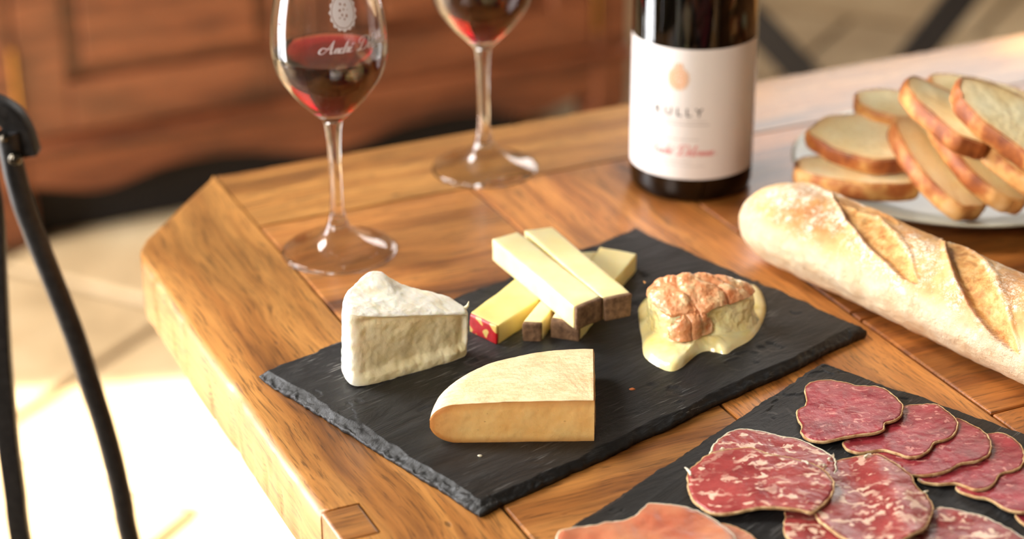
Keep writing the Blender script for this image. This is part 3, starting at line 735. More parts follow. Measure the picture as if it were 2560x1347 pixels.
def runny_cheese():
    O = Vector((112, 1040, SZ)); root = empty('cheese_wedge', O, 0, 'runny washed-rind cheese with wet orange wrinkled top, right side of the slate', 'cheese')
    # spread puddle of runny paste on the slate
    q = closed_spline([U(x, y, SZ + 1) for x, y in [(1597, 765), (1594, 800), (1602, 850), (1608, 890), (1635, 915), (1675, 931), (1702, 923), (1722, 906), (1748, 886), (1775, 880), (1815, 889), (1838, 876), (1882, 850), (1907, 812), (1918, 775), (1908, 735), (1880, 718), (1800, 725), (1700, 725), (1630, 740)]], 8)
    n = len(q); C = sum(q, Vector()) / n; nr = 22; v = [(C.x, C.y, SZ + 6.5)]
    for r_ in range(1, nr + 1):
        for p in q:
            u = r_ / nr; x = C.x + (p.x - C.x) * u; y = C.y + (p.y - C.y) * u; d = (1 - u) * (p - C).length
            h = 4.2 * (1 - math.exp(-d / 1.3)) + 2.6 * sst(0, 12, d) + 0.8 * fb(x * .09, y * .09, 4) * sst(0, 3, d) + 0.25 * fb(x * .3, y * .3, 6) * sst(0, 2, d)
            v.append((x, y, SZ + max(h, 0.03)))
    f = [(0, 1 + k, 1 + (k + 1) % n) for k in range(n)] + [(1 + r_ * n + k, 1 + (r_ + 1) * n + k, 1 + (r_ + 1) * n + (k + 1) % n, 1 + r_ * n + (k + 1) % n) for r_ in range(nr - 1) for k in range(n)]
    o = build('runny_paste', v, f, EPO_PASTE, O, root)
    bm = bmesh.new(); bm.from_mesh(o.data); bmesh.ops.recalc_face_normals(bm, faces=bm.faces)
    if sum(f_.normal.z for f_ in bm.faces) < 0: bmesh.ops.reverse_faces(bm, faces=bm.faces)
    bm.to_mesh(o.data); bm.free()
    # body: columns (top px, top z, base px) clockwise from the front nose
    cols = [((1716, 800), 25, (1712, 893)), ((1664, 778), 30, (1655, 880)), ((1634, 745), 32, (1622, 845)), ((1617, 716), 34, (1607, 812)),
            ((1640, 693), 38, None), ((1690, 678), 42, None), ((1750, 679), 41, None), ((1815, 688), 38, None), ((1870, 703), 34, None), ((1897, 724), 31, (1908, 806)),
            ((1862, 736), 31, (1884, 846)), ((1815, 744), 32, (1832, 868)), ((1775, 762), 32, (1784, 866)), ((1752, 800), 24, (1752, 868))]
    T = [U(x, y, z) for (x, y), z, _ in cols]; cen = sum(T, Vector()) / len(T); B = []
    for t, (_, z, bp) in zip(T, cols):
        if bp: B.append(U(bp[0], bp[1], SZ))
        else: k = Vector((t.x, t.y, SZ)); dd = (t - cen); dd.z = 0; B.append(k + dd.normalized() * 2.0)
    m = len(T); V = []
    for lv in (0.0, 0.12, 0.5, 0.82, 1.0):
        for i in range(m):
            p = B[i] + (T[i] - B[i]) * lv; ins = {0.0: 0.0, 0.12: 0.0, 0.5: 3.2 if i in (9, 10, 11, 12, 13) else 1.0, 0.82: 1.2 if i in (9, 10, 11, 12) else -0.4, 1.0: 1.8}[lv]
            dd = cen - p; dd.z = 0; p = p + dd.normalized() * ins
            if lv == 0.82: p.z += 0.8
            V.append(p)
    F = grid_faces(5, m, wrap_v=True); c0 = len(V)
    V.append(Vector((cen.x, cen.y, SZ))); V.append(Vector((cen.x - 2, cen.y + 2, SZ + 33.0)))
    for i in range(m): F.append((c0, i, (i + 1) % m)); F.append((c0 + 1, 4 * m + (i + 1) % m, 4 * m + i))
    D, G, N = cage_surface(V, F, 5)
    nose = U(1735, 845, 14); patch_ = U(1672, 706, 39); out = []; mask = []
    for p, nn in zip(D, N):
        h = (p.z - SZ) / 36
        dn = (p - nose).length; dp = (p - patch_).length
        top = sst(0.12, 0.42, nn.z + 0.12 * fb(p.x * .09, p.y * .09, p.z * .09 + 3)) * sst(0.45, 0.7, h)
        tong = math.exp(-(dn / 12.5) ** 2) * (1.0 if nn.y < 0.3 else 0) * sst(0.16, 0.24, h)
        edge = fb(p.x * .16, p.y * .16, p.z * .16 + 9) * 0.22
        mk = max(top, min(1, tong * 1.9)) + edge; mk -= 0.75 * math.exp(-(dp / 6.0) ** 2)
        disp = 1.0 * fb(p.x * .06, p.y * .06, p.z * .06 + 1) + 0.5 * fb(p.x * .18, p.y * .18, p.z * .18 + 5) + (0.9 * fb(p.x * .12, p.y * .12, p.z * .12 + 8) if mk < 0.5 else 0)
        q_ = p + nn * disp
        if q_.z < SZ + 0.2: q_.z = SZ + 0.1
        out.append(q_); mask.append(mk)
    o = build('paste', out, G, EPO_PASTE, O, root); fix_normals(o)
    rv = []; mp = {}; rf = []
    for fc in G:
        if min(mask[i] for i in fc) > 0.42:
            for i in fc:
                if i not in mp:
                    p = out[i]; e = sst(0.42, 0.62, mask[i])
                    w1 = p.x * 0.62 + p.y * 0.78; fold = abs(math.sin(w1 * 0.23 + 3.0 * nz(p.x * .06, p.y * .06, 7))) ** 0.7
                    mp[i] = len(rv); rv.append(p + N[i] * (0.15 + e * (0.5 + 1.5 * fold + 0.5 * fb(p.x * .13, p.y * .13, p.z * .13 + 12) + 0.2 * fb(p.x * .4, p.y * .4, p.z * .4))))
            rf.append(tuple(mp[i] for i in fc))
    build('wrinkled_rind', rv, rf, EPO_RIND, O, root)
    t_ = U(1762, 749, 30)
    v, f = tube(spline([U(1612, 706, 34), U(1609, 703, 35.5)], 3), [0.7, .6, .5, .3], 6); build('rind_flake', v, f, EPO_RIND, O, root)
runny_cheese()

# crumb on the slate
def crumb(px, py, s, label, z=SZ, mat=CORK):
    C = U(px, py, z); bm = bmesh.new(); bmesh.ops.create_icosphere(bm, subdivisions=2, radius=s)
    for v_ in bm.verts: v_.co = Vector((v_.co.x * 1.5, v_.co.y, v_.co.z * .7)) * (1 + 0.35 * nz(v_.co.x * .9, v_.co.y * .9, v_.co.z + px)); v_.co.z += s * .6
    o = bm_obj('crumb', bm, mat, loc=wm(C), smooth=True); return tag(o, label, 'crumb')
crumb(1580, 977, 1.3, 'tiny orange-brown crumb on the bare slate right of the front cheese')
crumb(1200, 1141, 0.9, 'tiny white crumb on the slate below the front cheese', mat=FATRIM)

# ------------------------------------------------------------------ cured meat slices
def slice_(name, label, px, zf, mat, rim=CASING, thick=1.5, seed=0, group=None, cat='meat slice', rimr=0.5, step=2.0, wav=0.5):
    """px outline in the photograph, zf(x,y)=height of the underside in mm; meat disc + rim child"""
    def at(p):
        z = 8.0
        for _ in range(6): q = U(p[0], p[1], z + thick); z = zf(q.x, q.y)
        return Vector((q.x, q.y, 0))
    ring = closed_spline([at(p) for p in px], 5)
    # even resample + fray
    pts = []
    L = sum((ring[(i + 1) % len(ring)] - ring[i]).length for i in range(len(ring))); n = int(L / 1.1); acc = 0; i = 0; cur = ring[0].copy()
    seg = [(ring[(k + 1) % len(ring)] - ring[k]).length for k in range(len(ring))]; cum = [0]
    for s_ in seg: cum.append(cum[-1] + s_)
    for k in range(n):
        t = L * k / n
        while cum[i + 1] < t: i += 1
        u = (t - cum[i]) / max(seg[i], 1e-6); p = ring[i] + (ring[(i + 1) % len(ring)] - ring[i]) * u
        pts.append(p)
    C = sum(pts, Vector()) / n
    pts = [p + (p - C).normalized() * (0.55 * fb(p.x * .25, p.y * .25, seed, 3)) for p in pts]
    O = Vector((C.x, C.y, zf(C.x, C.y)))
    def zz(x, y): return max(zf(x, y) + wav * fb(x * .045, y * .045, seed, 3) + 0.18 * fb(x * .25, y * .25, seed, 3), SZ + 0.15)
    root = empty(name, O, 0, label, cat, group)
    nr = 16; top = []; bot = []
    for r_ in range(1, nr + 1):
        for p in pts:
            q = C + (p - C) * (r_ / nr); z = zz(q.x, q.y)
            top.append((q.x, q.y, z + thick)); bot.append((q.x, q.y, z))
    cz = zz(C.x, C.y); V = [(C.x, C.y, cz + thick)] + top + [(C.x, C.y, cz)] + bot; nb = 1 + len(top); Fc = []
    for k in range(n):
        Fc.append((0, 1 + k, 1 + (k + 1) % n)); Fc.append((nb, nb + 1 + (k + 1) % n, nb + 1 + k))
        for r_ in range(nr - 1):
            a = 1 + r_ * n + k; b_ = 1 + r_ * n + (k + 1) % n; Fc.append((a, a + n, b_ + n, b_))
            a += nb; b_ += nb; Fc.append((a, b_, b_ + n, a + n))
        a = 1 + (nr - 1) * n + k; b_ = 1 + (nr - 1) * n + (k + 1) % n; Fc.append((a, a + nb, b_ + nb, b_))
    o = build('meat', V, Fc, mat, O, root); 
    o = fix_normals(o)
    # rim
    rv = []; m = 8
    for k, p in enumerate(pts):
        t = (pts[(k + 1) % n] - pts[k - 1]).normalized(); nn = Vector((t.y, -t.x, 0))
        if nn.dot(p - C) < 0: nn = -nn
        rr_ = rimr * (0.8 + 0.9 * abs(fb(p.x * .12, p.y * .12, seed + 5, 3)) + max(0, nz(p.x * .35, p.y * .35, seed) - 0.3) * 2.2)
        z = zz(p.x, p.y) + thick * 0.5
        for j in range(m):
            a = 2 * PI * j / m; q = p + nn * (rr_ * math.cos(a) * 0.9) + Vector((0, 0, math.sin(a) * (thick * 0.5 + 0.22))); rv.append((q.x, q.y, max(z + q.z, SZ + 0.05)))
    o = build('casing', rv, grid_faces(n, m, wrap_u=True, wrap_v=True), rim, O, root); fix_normals(o)
    return root
def plane(x0, y0, z0, gx=0.0, gy=0.0): return lambda x, y: max(z0 + gx * (x - x0) + gy * (y - y0), SZ + 0.1)
def tiltpx(pa, z0, slope, dirv=(0.87, -0.5)):
    q = U(pa[0], pa[1], 7); return plane(q.x, q.y, z0, slope * dirv[0], slope * dirv[1])
def flakes(root, pts):
    O = root.location
    for (px, py, z, dx, dy, L) in pts:
        a = U(px, py, z); L *= 0.75; b_ = a + Vector((dx * 1.2, dy * 1.2, 0.25)) * L; m_ = (a + b_) / 2 + Vector((0.3, 0.4, 0.35)); off = Vector((O.x * 1000, O.y * 1000, (O.z - TH) * 1000))
        v, f = tube(spline([a, m_, b_], 4), [.7, .75, .65, .8, .6, .5, .45, .3, .2][:9], 7); v = [q + Vector((0.9 * nz(q.x * .9, q.y * .9, px), 0.9 * nz(q.y * .9, q.x * .9, px), 0.3 * nz(q.x, q.z, px))) for q in v]
        build('torn_rim_flake', v, f, FATRIM, off, root)
G1 = 'small dry sausage slices shingled in a row'
sl = 0.085
slice_('sausage_slice', 'scalloped sausage slice at the far left end of the shingled row, fully in view',
       [(2020, 960), (2060, 950), (2100, 953), (2150, 964), (2200, 968), (2235, 990), (2257, 1015), (2250, 1040), (2230, 1051), (2212, 1056), (2208, 1072), (2185, 1080), (2140, 1086), (2100, 1094), (2060, 1103), (2020, 1096), (2003, 1080), (2006, 1064), (1995, 1045), (1995, 1025), (2013, 1012), (2018, 1000), (2013, 978)], tiltpx((2000, 1040), SZ + 0.6, sl), SAUC, seed=1, group=G1)
slice_('sausage_slice', 'sausage slice second in the shingled row, tucked under the fully visible one',
       [(2200, 1035), (2258, 1014), (2300, 1011), (2340, 1011), (2368, 1026), (2392, 1050), (2390, 1075), (2370, 1095), (2337, 1104), (2326, 1120), (2300, 1138), (2270, 1141), (2240, 1131), (2200, 1122), (2150, 1131), (2118, 1122), (2109, 1106), (2125, 1090), (2150, 1062)], tiltpx((2112, 1106), SZ + 0.5, sl), SAUC, seed=2, group=G1)
slice_('sausage_slice', 'sausage slice third in the shingled row, a tan crumb on its front rim',
       [(2290, 1075), (2340, 1050), (2390, 1045), (2430, 1062), (2465, 1082), (2478, 1110), (2470, 1135), (2440, 1152), (2400, 1158), (2370, 1174), (2320, 1185), (2262, 1182), (2247, 1162), (2210, 1150), (2178, 1135), (2220, 1105)], tiltpx((2200, 1140), SZ + 0.4, sl), SAUC, seed=3, group=G1)
slice_('sausage_slice', 'sausage slice fourth in the shingled row, beside the right frame edge',
       [(2400, 1120), (2440, 1095), (2480, 1082), (2512, 1085), (2545, 1105), (2559, 1130), (2555, 1160), (2530, 1174), (2500, 1183), (2480, 1212), (2440, 1222), (2392, 1206), (2340, 1208), (2296, 1196), (2340, 1160)], tiltpx((2300, 1192), SZ + 0.4, sl), SAUC, seed=4, group=G1)
slice_('sausage_slice', 'fifth sausage slice of the row with a white sheen, cut by the right frame edge',
       [(2470, 1170), (2520, 1150), (2570, 1150), (2610, 1165), (2635, 1195), (2620, 1235), (2570, 1276), (2520, 1272), (2475, 1247), (2430, 1238), (2390, 1218), (2430, 1190)], tiltpx((2400, 1220), SZ + 0.4, sl), SAUC, seed=5, group=G1)
slice_('sausage_slice', 'sausage slice at the lower right corner, only a sliver of its rim in view',
       [(2600, 1240), (2660, 1235), (2700, 1260), (2690, 1310), (2630, 1345), (2565, 1310), (2540, 1285), (2560, 1262)], tiltpx((2545, 1285), SZ + 0.3, sl), SAUC, seed=6, group=G1)
G2 = 'large fat-flecked salami slices'
slice_('salami_slice', 'dark under-layer salami slice peeking out between the two big slices at the bottom',
       [(1966, 1270), (1990, 1245), (2050, 1235), (2110, 1290), (2150, 1340), (2130, 1375), (2040, 1368), (1985, 1352), (1962, 1330), (1963, 1300)], plane(0, 0, SZ + 0.5), SALAMI, seed=11, group=G2)
slice_('salami_slice', 'pale frosted salami slice at the bottom right edge of the picture',
       [(2340, 1272), (2380, 1273), (2430, 1281), (2470, 1292), (2505, 1312), (2545, 1335), (2590, 1380), (2500, 1440), (2350, 1440), (2270, 1390), (2290, 1310)], plane(0, 0, SZ + 0.6), SALAMI, seed=12, group=G2, rim=FATRIM, wav=1.2)
fl_rear = slice_('salami_slice', 'rear salami slice half hidden behind the broad fat-flecked one',
       [(1782, 1118), (1800, 1096), (1840, 1073), (1885, 1076), (1930, 1084), (1952, 1091), (1990, 1096), (2040, 1116), (2075, 1136), (2088, 1152), (2085, 1185), (2050, 1225), (1980, 1235), (1880, 1225), (1800, 1180), (1778, 1145)], plane(0, 0, SZ + 1.0), SALAMI, seed=13, group=G2, rim=FATRIM, rimr=0.7)
qc = U(2200, 1240, 10)
fl_buck = slice_('salami_slice', 'buckled salami slice with white sheen, right of the broad fat-flecked one',
       [(2062, 1166), (2100, 1150), (2150, 1140), (2200, 1136), (2240, 1160), (2275, 1186), (2290, 1215), (2320, 1240), (2333, 1270), (2325, 1292), (2310, 1320), (2270, 1340), (2230, 1362), (2150, 1362), (2090, 1330), (2040, 1285), (2040, 1225)], lambda x, y: SZ + 3.2 + 2.6 * math.sin((x - qc.x) * 0.11 + 0.4) * sst(-40, 0, -abs(x - qc.x)) + 0.03 * (qc.y - y), SALAMI, seed=14, group=G2, wav=1.0)
qh = U(1900, 1200, 10)
fl_broad = slice_('salami_slice', 'broad salami slice with coarse white fat, arched on top of two others',
       [(1724, 1172), (1745, 1160), (1764, 1141), (1800, 1126), (1850, 1119), (1885, 1119), (1920, 1134), (1980, 1145), (2030, 1160), (2065, 1180), (2082, 1200), (2083, 1225), (2070, 1247), (2050, 1266), (2028, 1278), (1990, 1271), (1900, 1267), (1830, 1280), (1780, 1281), (1752, 1264), (1735, 1250), (1723, 1225), (1720, 1195)], lambda x, y: SZ + 3.6 + 0.07 * (x - qh.x + 20) + 1.2 * math.cos((x - qh.x) * 0.07) + 0.03 * (y - qh.y), SALAMI, seed=15, group=G2, rimr=0.6)
flakes(fl_rear, [(2070, 1150, 9, .6, .5, 3), (2082, 1140, 9, .3, .8, 2.5), (2060, 1165, 9.5, -.6, .2, 3), (1800, 1125, 9.5, .8, .3, 3)])
flakes(fl_broad, [(1728, 1188, 11, -.5, 1.0, 6.5), (2020, 1160, 16, -.8, .6, 4)])
flakes(fl_buck, [(2160, 1142, 11, 1.0, .3, 4.5), (2235, 1165, 10, .8, -.6, 4), (2310, 1232, 10, .9, .2, 2.5)])
slice_('ham_slice', 'darker ham slice mostly hidden behind the large pink ham slice',
       [(1780, 1315), (1800, 1308), (1832, 1313), (1862, 1328), (1892, 1347), (1905, 1380), (1860, 1420), (1780, 1410), (1760, 1360)], plane(0, 0, SZ + 0.5), HAM, seed=16)
slice_('ham_slice', 'large pink translucent ham slice with tan rim at the bottom of the picture',
       [(1392, 1347), (1400, 1331), (1428, 1322), (1452, 1315), (1490, 1311), (1530, 1301), (1562, 1297), (1590, 1285), (1612, 1266), (1625, 1257), (1680, 1263), (1740, 1276), (1790, 1300), (1820, 1326), (1838, 1352), (1810, 1420), (1650, 1450), (1480, 1430), (1400, 1390)], plane(0, 0, SZ + 2.4), HAM, seed=17, rim=FATRIM, wav=1.5)
def fray(px, py, z, label, n, lab_len=3.0, seed=0):
    pass

# ------------------------------------------------------------------ baguette
def baguette():
    d = Vector((0.59819, -0.80135, 0)); side = Vector((d.y, -d.x, 0)); c0 = Vector((178.64, 1154.37, 0)); s0 = -39.2; L = 430.0; Wd, Hh = 32.5, 27.0
    tip = c0 + d * s0; O = tip + d * (L / 2)
    NS, NT = 620, 230; cuts = [((20, 128), (118, 104), 8.0), ((58, 113), (168, 33), 8.5), ((143, 130), (247, 8), 9.5), ((228, 130), (332, 8), 9.5), ((312, 130), (405, 20), 8.5)]
    v = []; cut = []; ear = []; low = []
    for i in range(NS + 1):
        u = i / NS; s_ = L * (0.5 - 0.5 * math.cos(PI * u)) * 0.5 + L * u * 0.5
        e = min(s_, L - s_); k = max(1e-4, 1 - max(0, 1 - e / 55) ** 2.3) ** .5
        for j in range(NT):
            th = -90 + 360.0 * j / NT; a = math.radians(th)
            wob = 1.6 * fb(s_ * .012, math.cos(a) * .8, math.sin(a) * .8, 3)
            rad_ = wob * k + 0.55 * k * fb(s_ * .09, math.cos(a) * 3, math.sin(a) * 3, 5)
            c_ = 0.0; er = 0.0; tha = th if th <= 180 else th - 360
            for (p0, p1, hw) in cuts:
                ax_, ay_ = p0[0], p0[1] * 0.53; bx_, by_ = p1[0], p1[1] * 0.53; ex, ey = bx_ - ax_, by_ - ay_; LL = math.hypot(ex, ey)
                wx, wy = s_ - ax_, tha * 0.53 - ay_; t = (wx * ex + wy * ey) / LL / LL
                if t < -0.06 or t > 1.06: continue
                dist = (wx * (-ey) + wy * ex) / LL     # signed; + = towards the far/right side
                tt = min(1, max(0, t)); hwt = hw * math.sin(PI * tt) ** 0.6 + 0.01
                dist += 0.9 * fb(s_ * .06, th * .03, 7, 3); q = dist / hwt
                if abs(q) < 1:
                    c_ = max(c_, sst(1.0, 0.8, abs(q)))
                    prof = -4.6 * (1 - ((q + 1) / 2) ** 1.5) * sst(-1.0, -0.72, q)       # steep under the ear, easing out
                    rad_ += prof * math.sin(PI * tt) ** 0.5 + 0.9 * fb(s_ * .13, th * .07, 3, 4)
                if -1.9 < q < -0.9:
                    b_ = math.exp(-((q + 1.05) / 0.28) ** 2); rad_ += 1.9 * b_ * math.sin(PI * tt) ** 0.5; er = max(er, math.exp(-((q + 0.98) / 0.10) ** 2) * 0.8)
                if 0.9 < q < 1.7: rad_ += 1.2 * math.exp(-((q - 1.1) / 0.25) ** 2)
            p = c0 + d * (s0 + s_) + side * (math.cos(a) * (Wd * k + rad_)); z = Hh + math.sin(a) * (Hh * k + rad_)
            zc = Hh * (1 - k) * 0.15; z = max(z - zc, 0.1 + 0.0)
            v.append((p.x, p.y, z)); cut.append(c_); ear.append(er); low.append(sst(38, 5, tha + 10 * fb(s_ * .03, th * .02, 5)) if tha > -90 and tha < 90 else sst(140, 175, abs(tha)))
    f = grid_faces(NS + 1, NT, wrap_v=True)
    f.append(tuple(range(NT))); f.append(tuple(NS * NT + j for j in range(NT))[::-1])
    loc = [((Vector((p[0], p[1], 0)) - O).dot(d), (Vector((p[0], p[1], 0)) - O).dot(Vector((-d.y, d.x, 0))), p[2]) for p in v]
    o = build('baguette', loc, f, CRUST, (0, 0, 0), attr={'cut': cut, 'ear': ear, 'low': low}); fix_normals(o)
    o.location = wm((O.x, O.y, 0)); o.rotation_euler = (0, 0, math.atan2(d.y, d.x))
    tag(o, 'whole floured baguette with deep golden slashes, lying on the bare table', 'bread')
baguette()

# ------------------------------------------------------------------ plate and sliced bread
PC = U(2388, 403, 17); PC.z = 0
prof = [(0.1, 6.0), (70, 6.0), (78, 7.5), (92, 13.5), (108, 17.2), (111.5, 18.0), (112.3, 17.2), (111, 16), (92, 11.6), (76, 4.8), (64, 3.2), (63, 0.1), (59, 0.1), (58, 2.5), (0.1, 2.5)]
v, f = lathe(prof, 96, PC.x, PC.y)
o = build('plate', v, f, PLATE, (PC.x, PC.y, 0)); fix_normals(o); tag(o, 'round off-white ceramic plate piled with bread slices', 'plate')
def bread_mesh(a, b_, t, seed):
    """oval slab, long axis x, face normal z (mm)"""
    n = 72; nr = 9; C = []; rim = []; ring = []
    for k in range(n):
        an = 2 * PI * k / n; c, s_ = math.cos(an), math.sin(an)
        r = 1 + 0.10 * fb(c * 1.6, s_ * 1.6, seed, 3); yy = s_ * b_ * (0.82 if s_ < 0 else 1.0); xx = math.copysign(abs(c) ** 0.85, c) * a
        ring.append((xx * r, yy * r))
    V = []; at = []
    for sgn in (1, -1):
        V.append((0, 0, sgn * t / 2)); at.append(0)
        for r_ in range(1, nr + 1):
            k_ = r_ / nr
            for (x, y) in ring:
                z = sgn * (t / 2 + 0.5 * fb(x * k_ * .12, y * k_ * .12, seed + sgn, 3) - (0.8 if r_ == nr else 0)); V.append((x * k_, y * k_, z)); at.append(max(0, (k_ - 0.72) / 0.28))
    F = []; nb = 1 + nr * n
    for q, sgn in ((0, 1), (nb, -1)):
        for k in range(n):
            F.append((q, q + 1 + k, q + 1 + (k + 1) % n) if sgn > 0 else (q, q + 1 + (k + 1) % n, q + 1 + k))
            for r_ in range(nr - 1):
                a_ = q + 1 + r_ * n + k; c_ = q + 1 + r_ * n + (k + 1) % n
                F.append((a_, a_ + n, c_ + n, c_) if sgn > 0 else (a_, c_, c_ + n, a_ + n))
    me = bpy.data.meshes.new('crumb'); me.from_pydata([(x / 1000, y / 1000, z / 1000) for x, y, z in V], [], F); me.materials.append(CRUMB)
    aa = me.attributes.new('rim', 'FLOAT', 'POINT'); aa.data.foreach_set('value', at); me.polygons.foreach_set('use_smooth', [True] * len(me.polygons))
    CV = []; m = 9
    for k, (x, y) in enumerate(ring):
        L = math.hypot(x, y)
        for j in range(m):
            u = -1 + 2 * j / (m - 1); bul = (1 - u * u) * 1.6 + 0.4 * fb(x * .1, y * .1, seed + u); q = (L + bul) / L
            if j in (0, m - 1): q = (L - 1.2) / L
            CV.append((x * q / 1000, y * q / 1000, u * (t / 2 + 0.1) / 1000))
    mc = bpy.data.meshes.new('crust'); mc.from_pydata(CV, [], grid_faces(n, m, wrap_u=True)); mc.materials.append(BCRUST); mc.polygons.foreach_set('use_smooth', [True] * len(mc.polygons))
    return me, mc
BM = {}
def bread(px, py, z, nrm, u, a, b_, label, t=13.0, seed=0):
    key = (a, b_, t, seed % 3)
    if key not in BM: BM[key] = bread_mesh(a, b_, t, seed % 3 * 7.1)
    me, mc = BM[key]
    N = Vector(nrm).normalized(); X = Vector(u); X = (X - N * X.dot(N)).normalized(); Y = N.cross(X)
    # lift so that nothing sinks through the plate
    hx = math.sqrt((X.z * a) ** 2 + (Y.z * b_) ** 2) + abs(N.z) * t / 2
    C = U(px, py, z)
    root = empty('bread_slice', C, 0, label, 'bread slice', 'baguette slices heaped on the plate')
    root.matrix_world = Matrix(((X.x, Y.x, N.x, C.x / 1000), (X.y, Y.y, N.y, C.y / 1000), (X.z, Y.z, N.z, C.z / 1000 + TH), (0, 0, 0, 1)))
    link('crumb', me, root); link('crust', mc, root)
bread(2142, 448, 22, (0.0, 0.0, 1), (1, -0.35, 0), 42, 25, 'bread slice lying flat at the bottom, front left of the heap', seed=1)
bread(2162, 362, 42, (-0.05, -0.25, 1), (0.95, -0.45, -0.15), 37, 26, 'bread slice resting on the flat one, left side of the heap', seed=2)
bread(2232, 280, 56, (-0.05, -0.22, 1), (0.9, -0.62, -0.1), 27, 17, 'small bread slice perched at the upper left of the heap', seed=3)
bread(2338, 418, 38, (0.36, -0.25, 0.9), (0.42, -0.9, -0.20), 46, 27, 'curved bread slice leaning in the middle front of the heap', seed=4)
bread(2436, 392, 47, (0.36, -0.28, 0.9), (0.5, -0.85, -0.16), 48, 25, 'bread slice leaning right of the middle one, its lower crust toward the camera', seed=5)
bread(2364, 296, 77, (0.30, -0.14, 0.95), (0.5, -0.85, -0.1), 40, 22, 'bread slice at the top of the heap with a pale cut face', seed=6)
bread(2548, 425, 54, (0.35, -0.2, 0.95), (0.75, -0.65, -0.1), 36, 15, 'narrow bread slice under the large tilted one at the right', seed=8)
bread(2535, 325, 82, (0.26, -0.30, 0.93), (0.72, -0.70, -0.1), 46, 27, 'large tilted bread slice with dark brown crust at the far right', seed=9)
bread(2450, 248, 66, (0.1, -0.15, 1.0), (0.95, -0.3, 0), 36, 20, 'bread slice with a hole in its crumb, at the back of the heap', seed=10)

# ------------------------------------------------------------------ text and marks
def text_polys(txt, size, shear=0.0, bold=0.0, spacing=1.0):
    cu = bpy.data.curves.new('t', 'FONT'); cu.body = txt; cu.size = size; cu.shear = shear; cu.offset = bold; cu.space_character = spacing
    cu.align_x = 'CENTER'; cu.align_y = 'CENTER'; cu.resolution_u = 3
    o = bpy.data.objects.new('t', cu); COL.objects.link(o); dg = bpy.context.evaluated_depsgraph_get(); me = bpy.data.meshes.new_from_object(o.evaluated_get(dg))
    bm = bmesh.new(); bm.from_mesh(me); bmesh.ops.triangulate(bm, faces=bm.faces)
    for _ in range(2): bmesh.ops.subdivide_edges(bm, edges=[e for e in bm.edges if e.calc_length() > size * .22], cuts=1)
    bmesh.ops.triangulate(bm, faces=bm.faces)
    V = [(v.co.x, v.co.y) for v in bm.verts]; F = [tuple(v.index for v in f_.verts) for f_ in bm.faces]
    bm.free(); bpy.data.objects.remove(o); bpy.data.curves.remove(cu); bpy.data.meshes.remove(me)
    return V, F
def raster(fn, x0, x1, y0, y1, st):
    V = []; F = []; idx = {}
    nx = int((x1 - x0) / st); ny = int((y1 - y0) / st)
    def vid(i, j):
        if (i, j) not in idx: idx[(i, j)] = len(V); V.append((x0 + i * st, y0 + j * st))
        return idx[(i, j)]
    for i in range(nx):
        for j in range(ny):
            if fn(x0 + (i + .5) * st, y0 + (j + .5) * st): F.append((vid(i, j), vid(i + 1, j), vid(i + 1, j + 1), vid(i, j + 1)))
    return V, F
def crest_fn(w_, h_):
    holes = ((-.25, .52, .10), (.28, .42, .11), (-.36, .06, .12), (.06, .10, .08), (.34, -.40, .13), (-.12, -.30, .10), (.1, -.62, .09), (-.42, -.5, .07), (.5, .05, .07))
    def fn(x, y):
        X, Y = x / w_, y / h_; a = math.atan2(Y, X); r = math.hypot(X, Y)
        if r > 0.95 + 0.05 * math.cos(a * 16): return 0.8 < Y < 1.22 and abs(X) < 0.40 - abs(Y - 1.0) * 0.5 and not (abs(abs(X) - 0.17) < 0.04 and Y > 1.0)
        for (cx_, cy_, rr_) in holes:
            if (X / 0.62 - cx_) ** 2 + ((Y - 0.05) / 0.66 - cy_) ** 2 < rr_ ** 2: return False
        return abs(r - 0.80) > 0.022
    return fn
def stroke(pts, wd, n=8):
    """a pen stroke as a ribbon in 2D; wd = list of widths"""
    P = spline([(x, y, 0) for x, y in pts], n); V = []; m = len(P)
    for i, p in enumerate(P):
        t = (P[min(i + 1, m - 1)] - P[max(i - 1, 0)]).normalized(); nn = Vector((-t.y, t.x, 0)); u = i / (m - 1) * (len(wd) - 1); k = int(min(u, len(wd) - 1.001)); ww = wd[k] + (wd[min(k + 1, len(wd) - 1)] - wd[k]) * (u - k)
        V.append((p.x + nn.x * ww / 2, p.y + nn.y * ww / 2)); V.append((p.x - nn.x * ww / 2, p.y - nn.y * ww / 2))
    return V, [(2 * i, 2 * i + 1, 2 * i + 3, 2 * i + 2) for i in range(m - 1)]
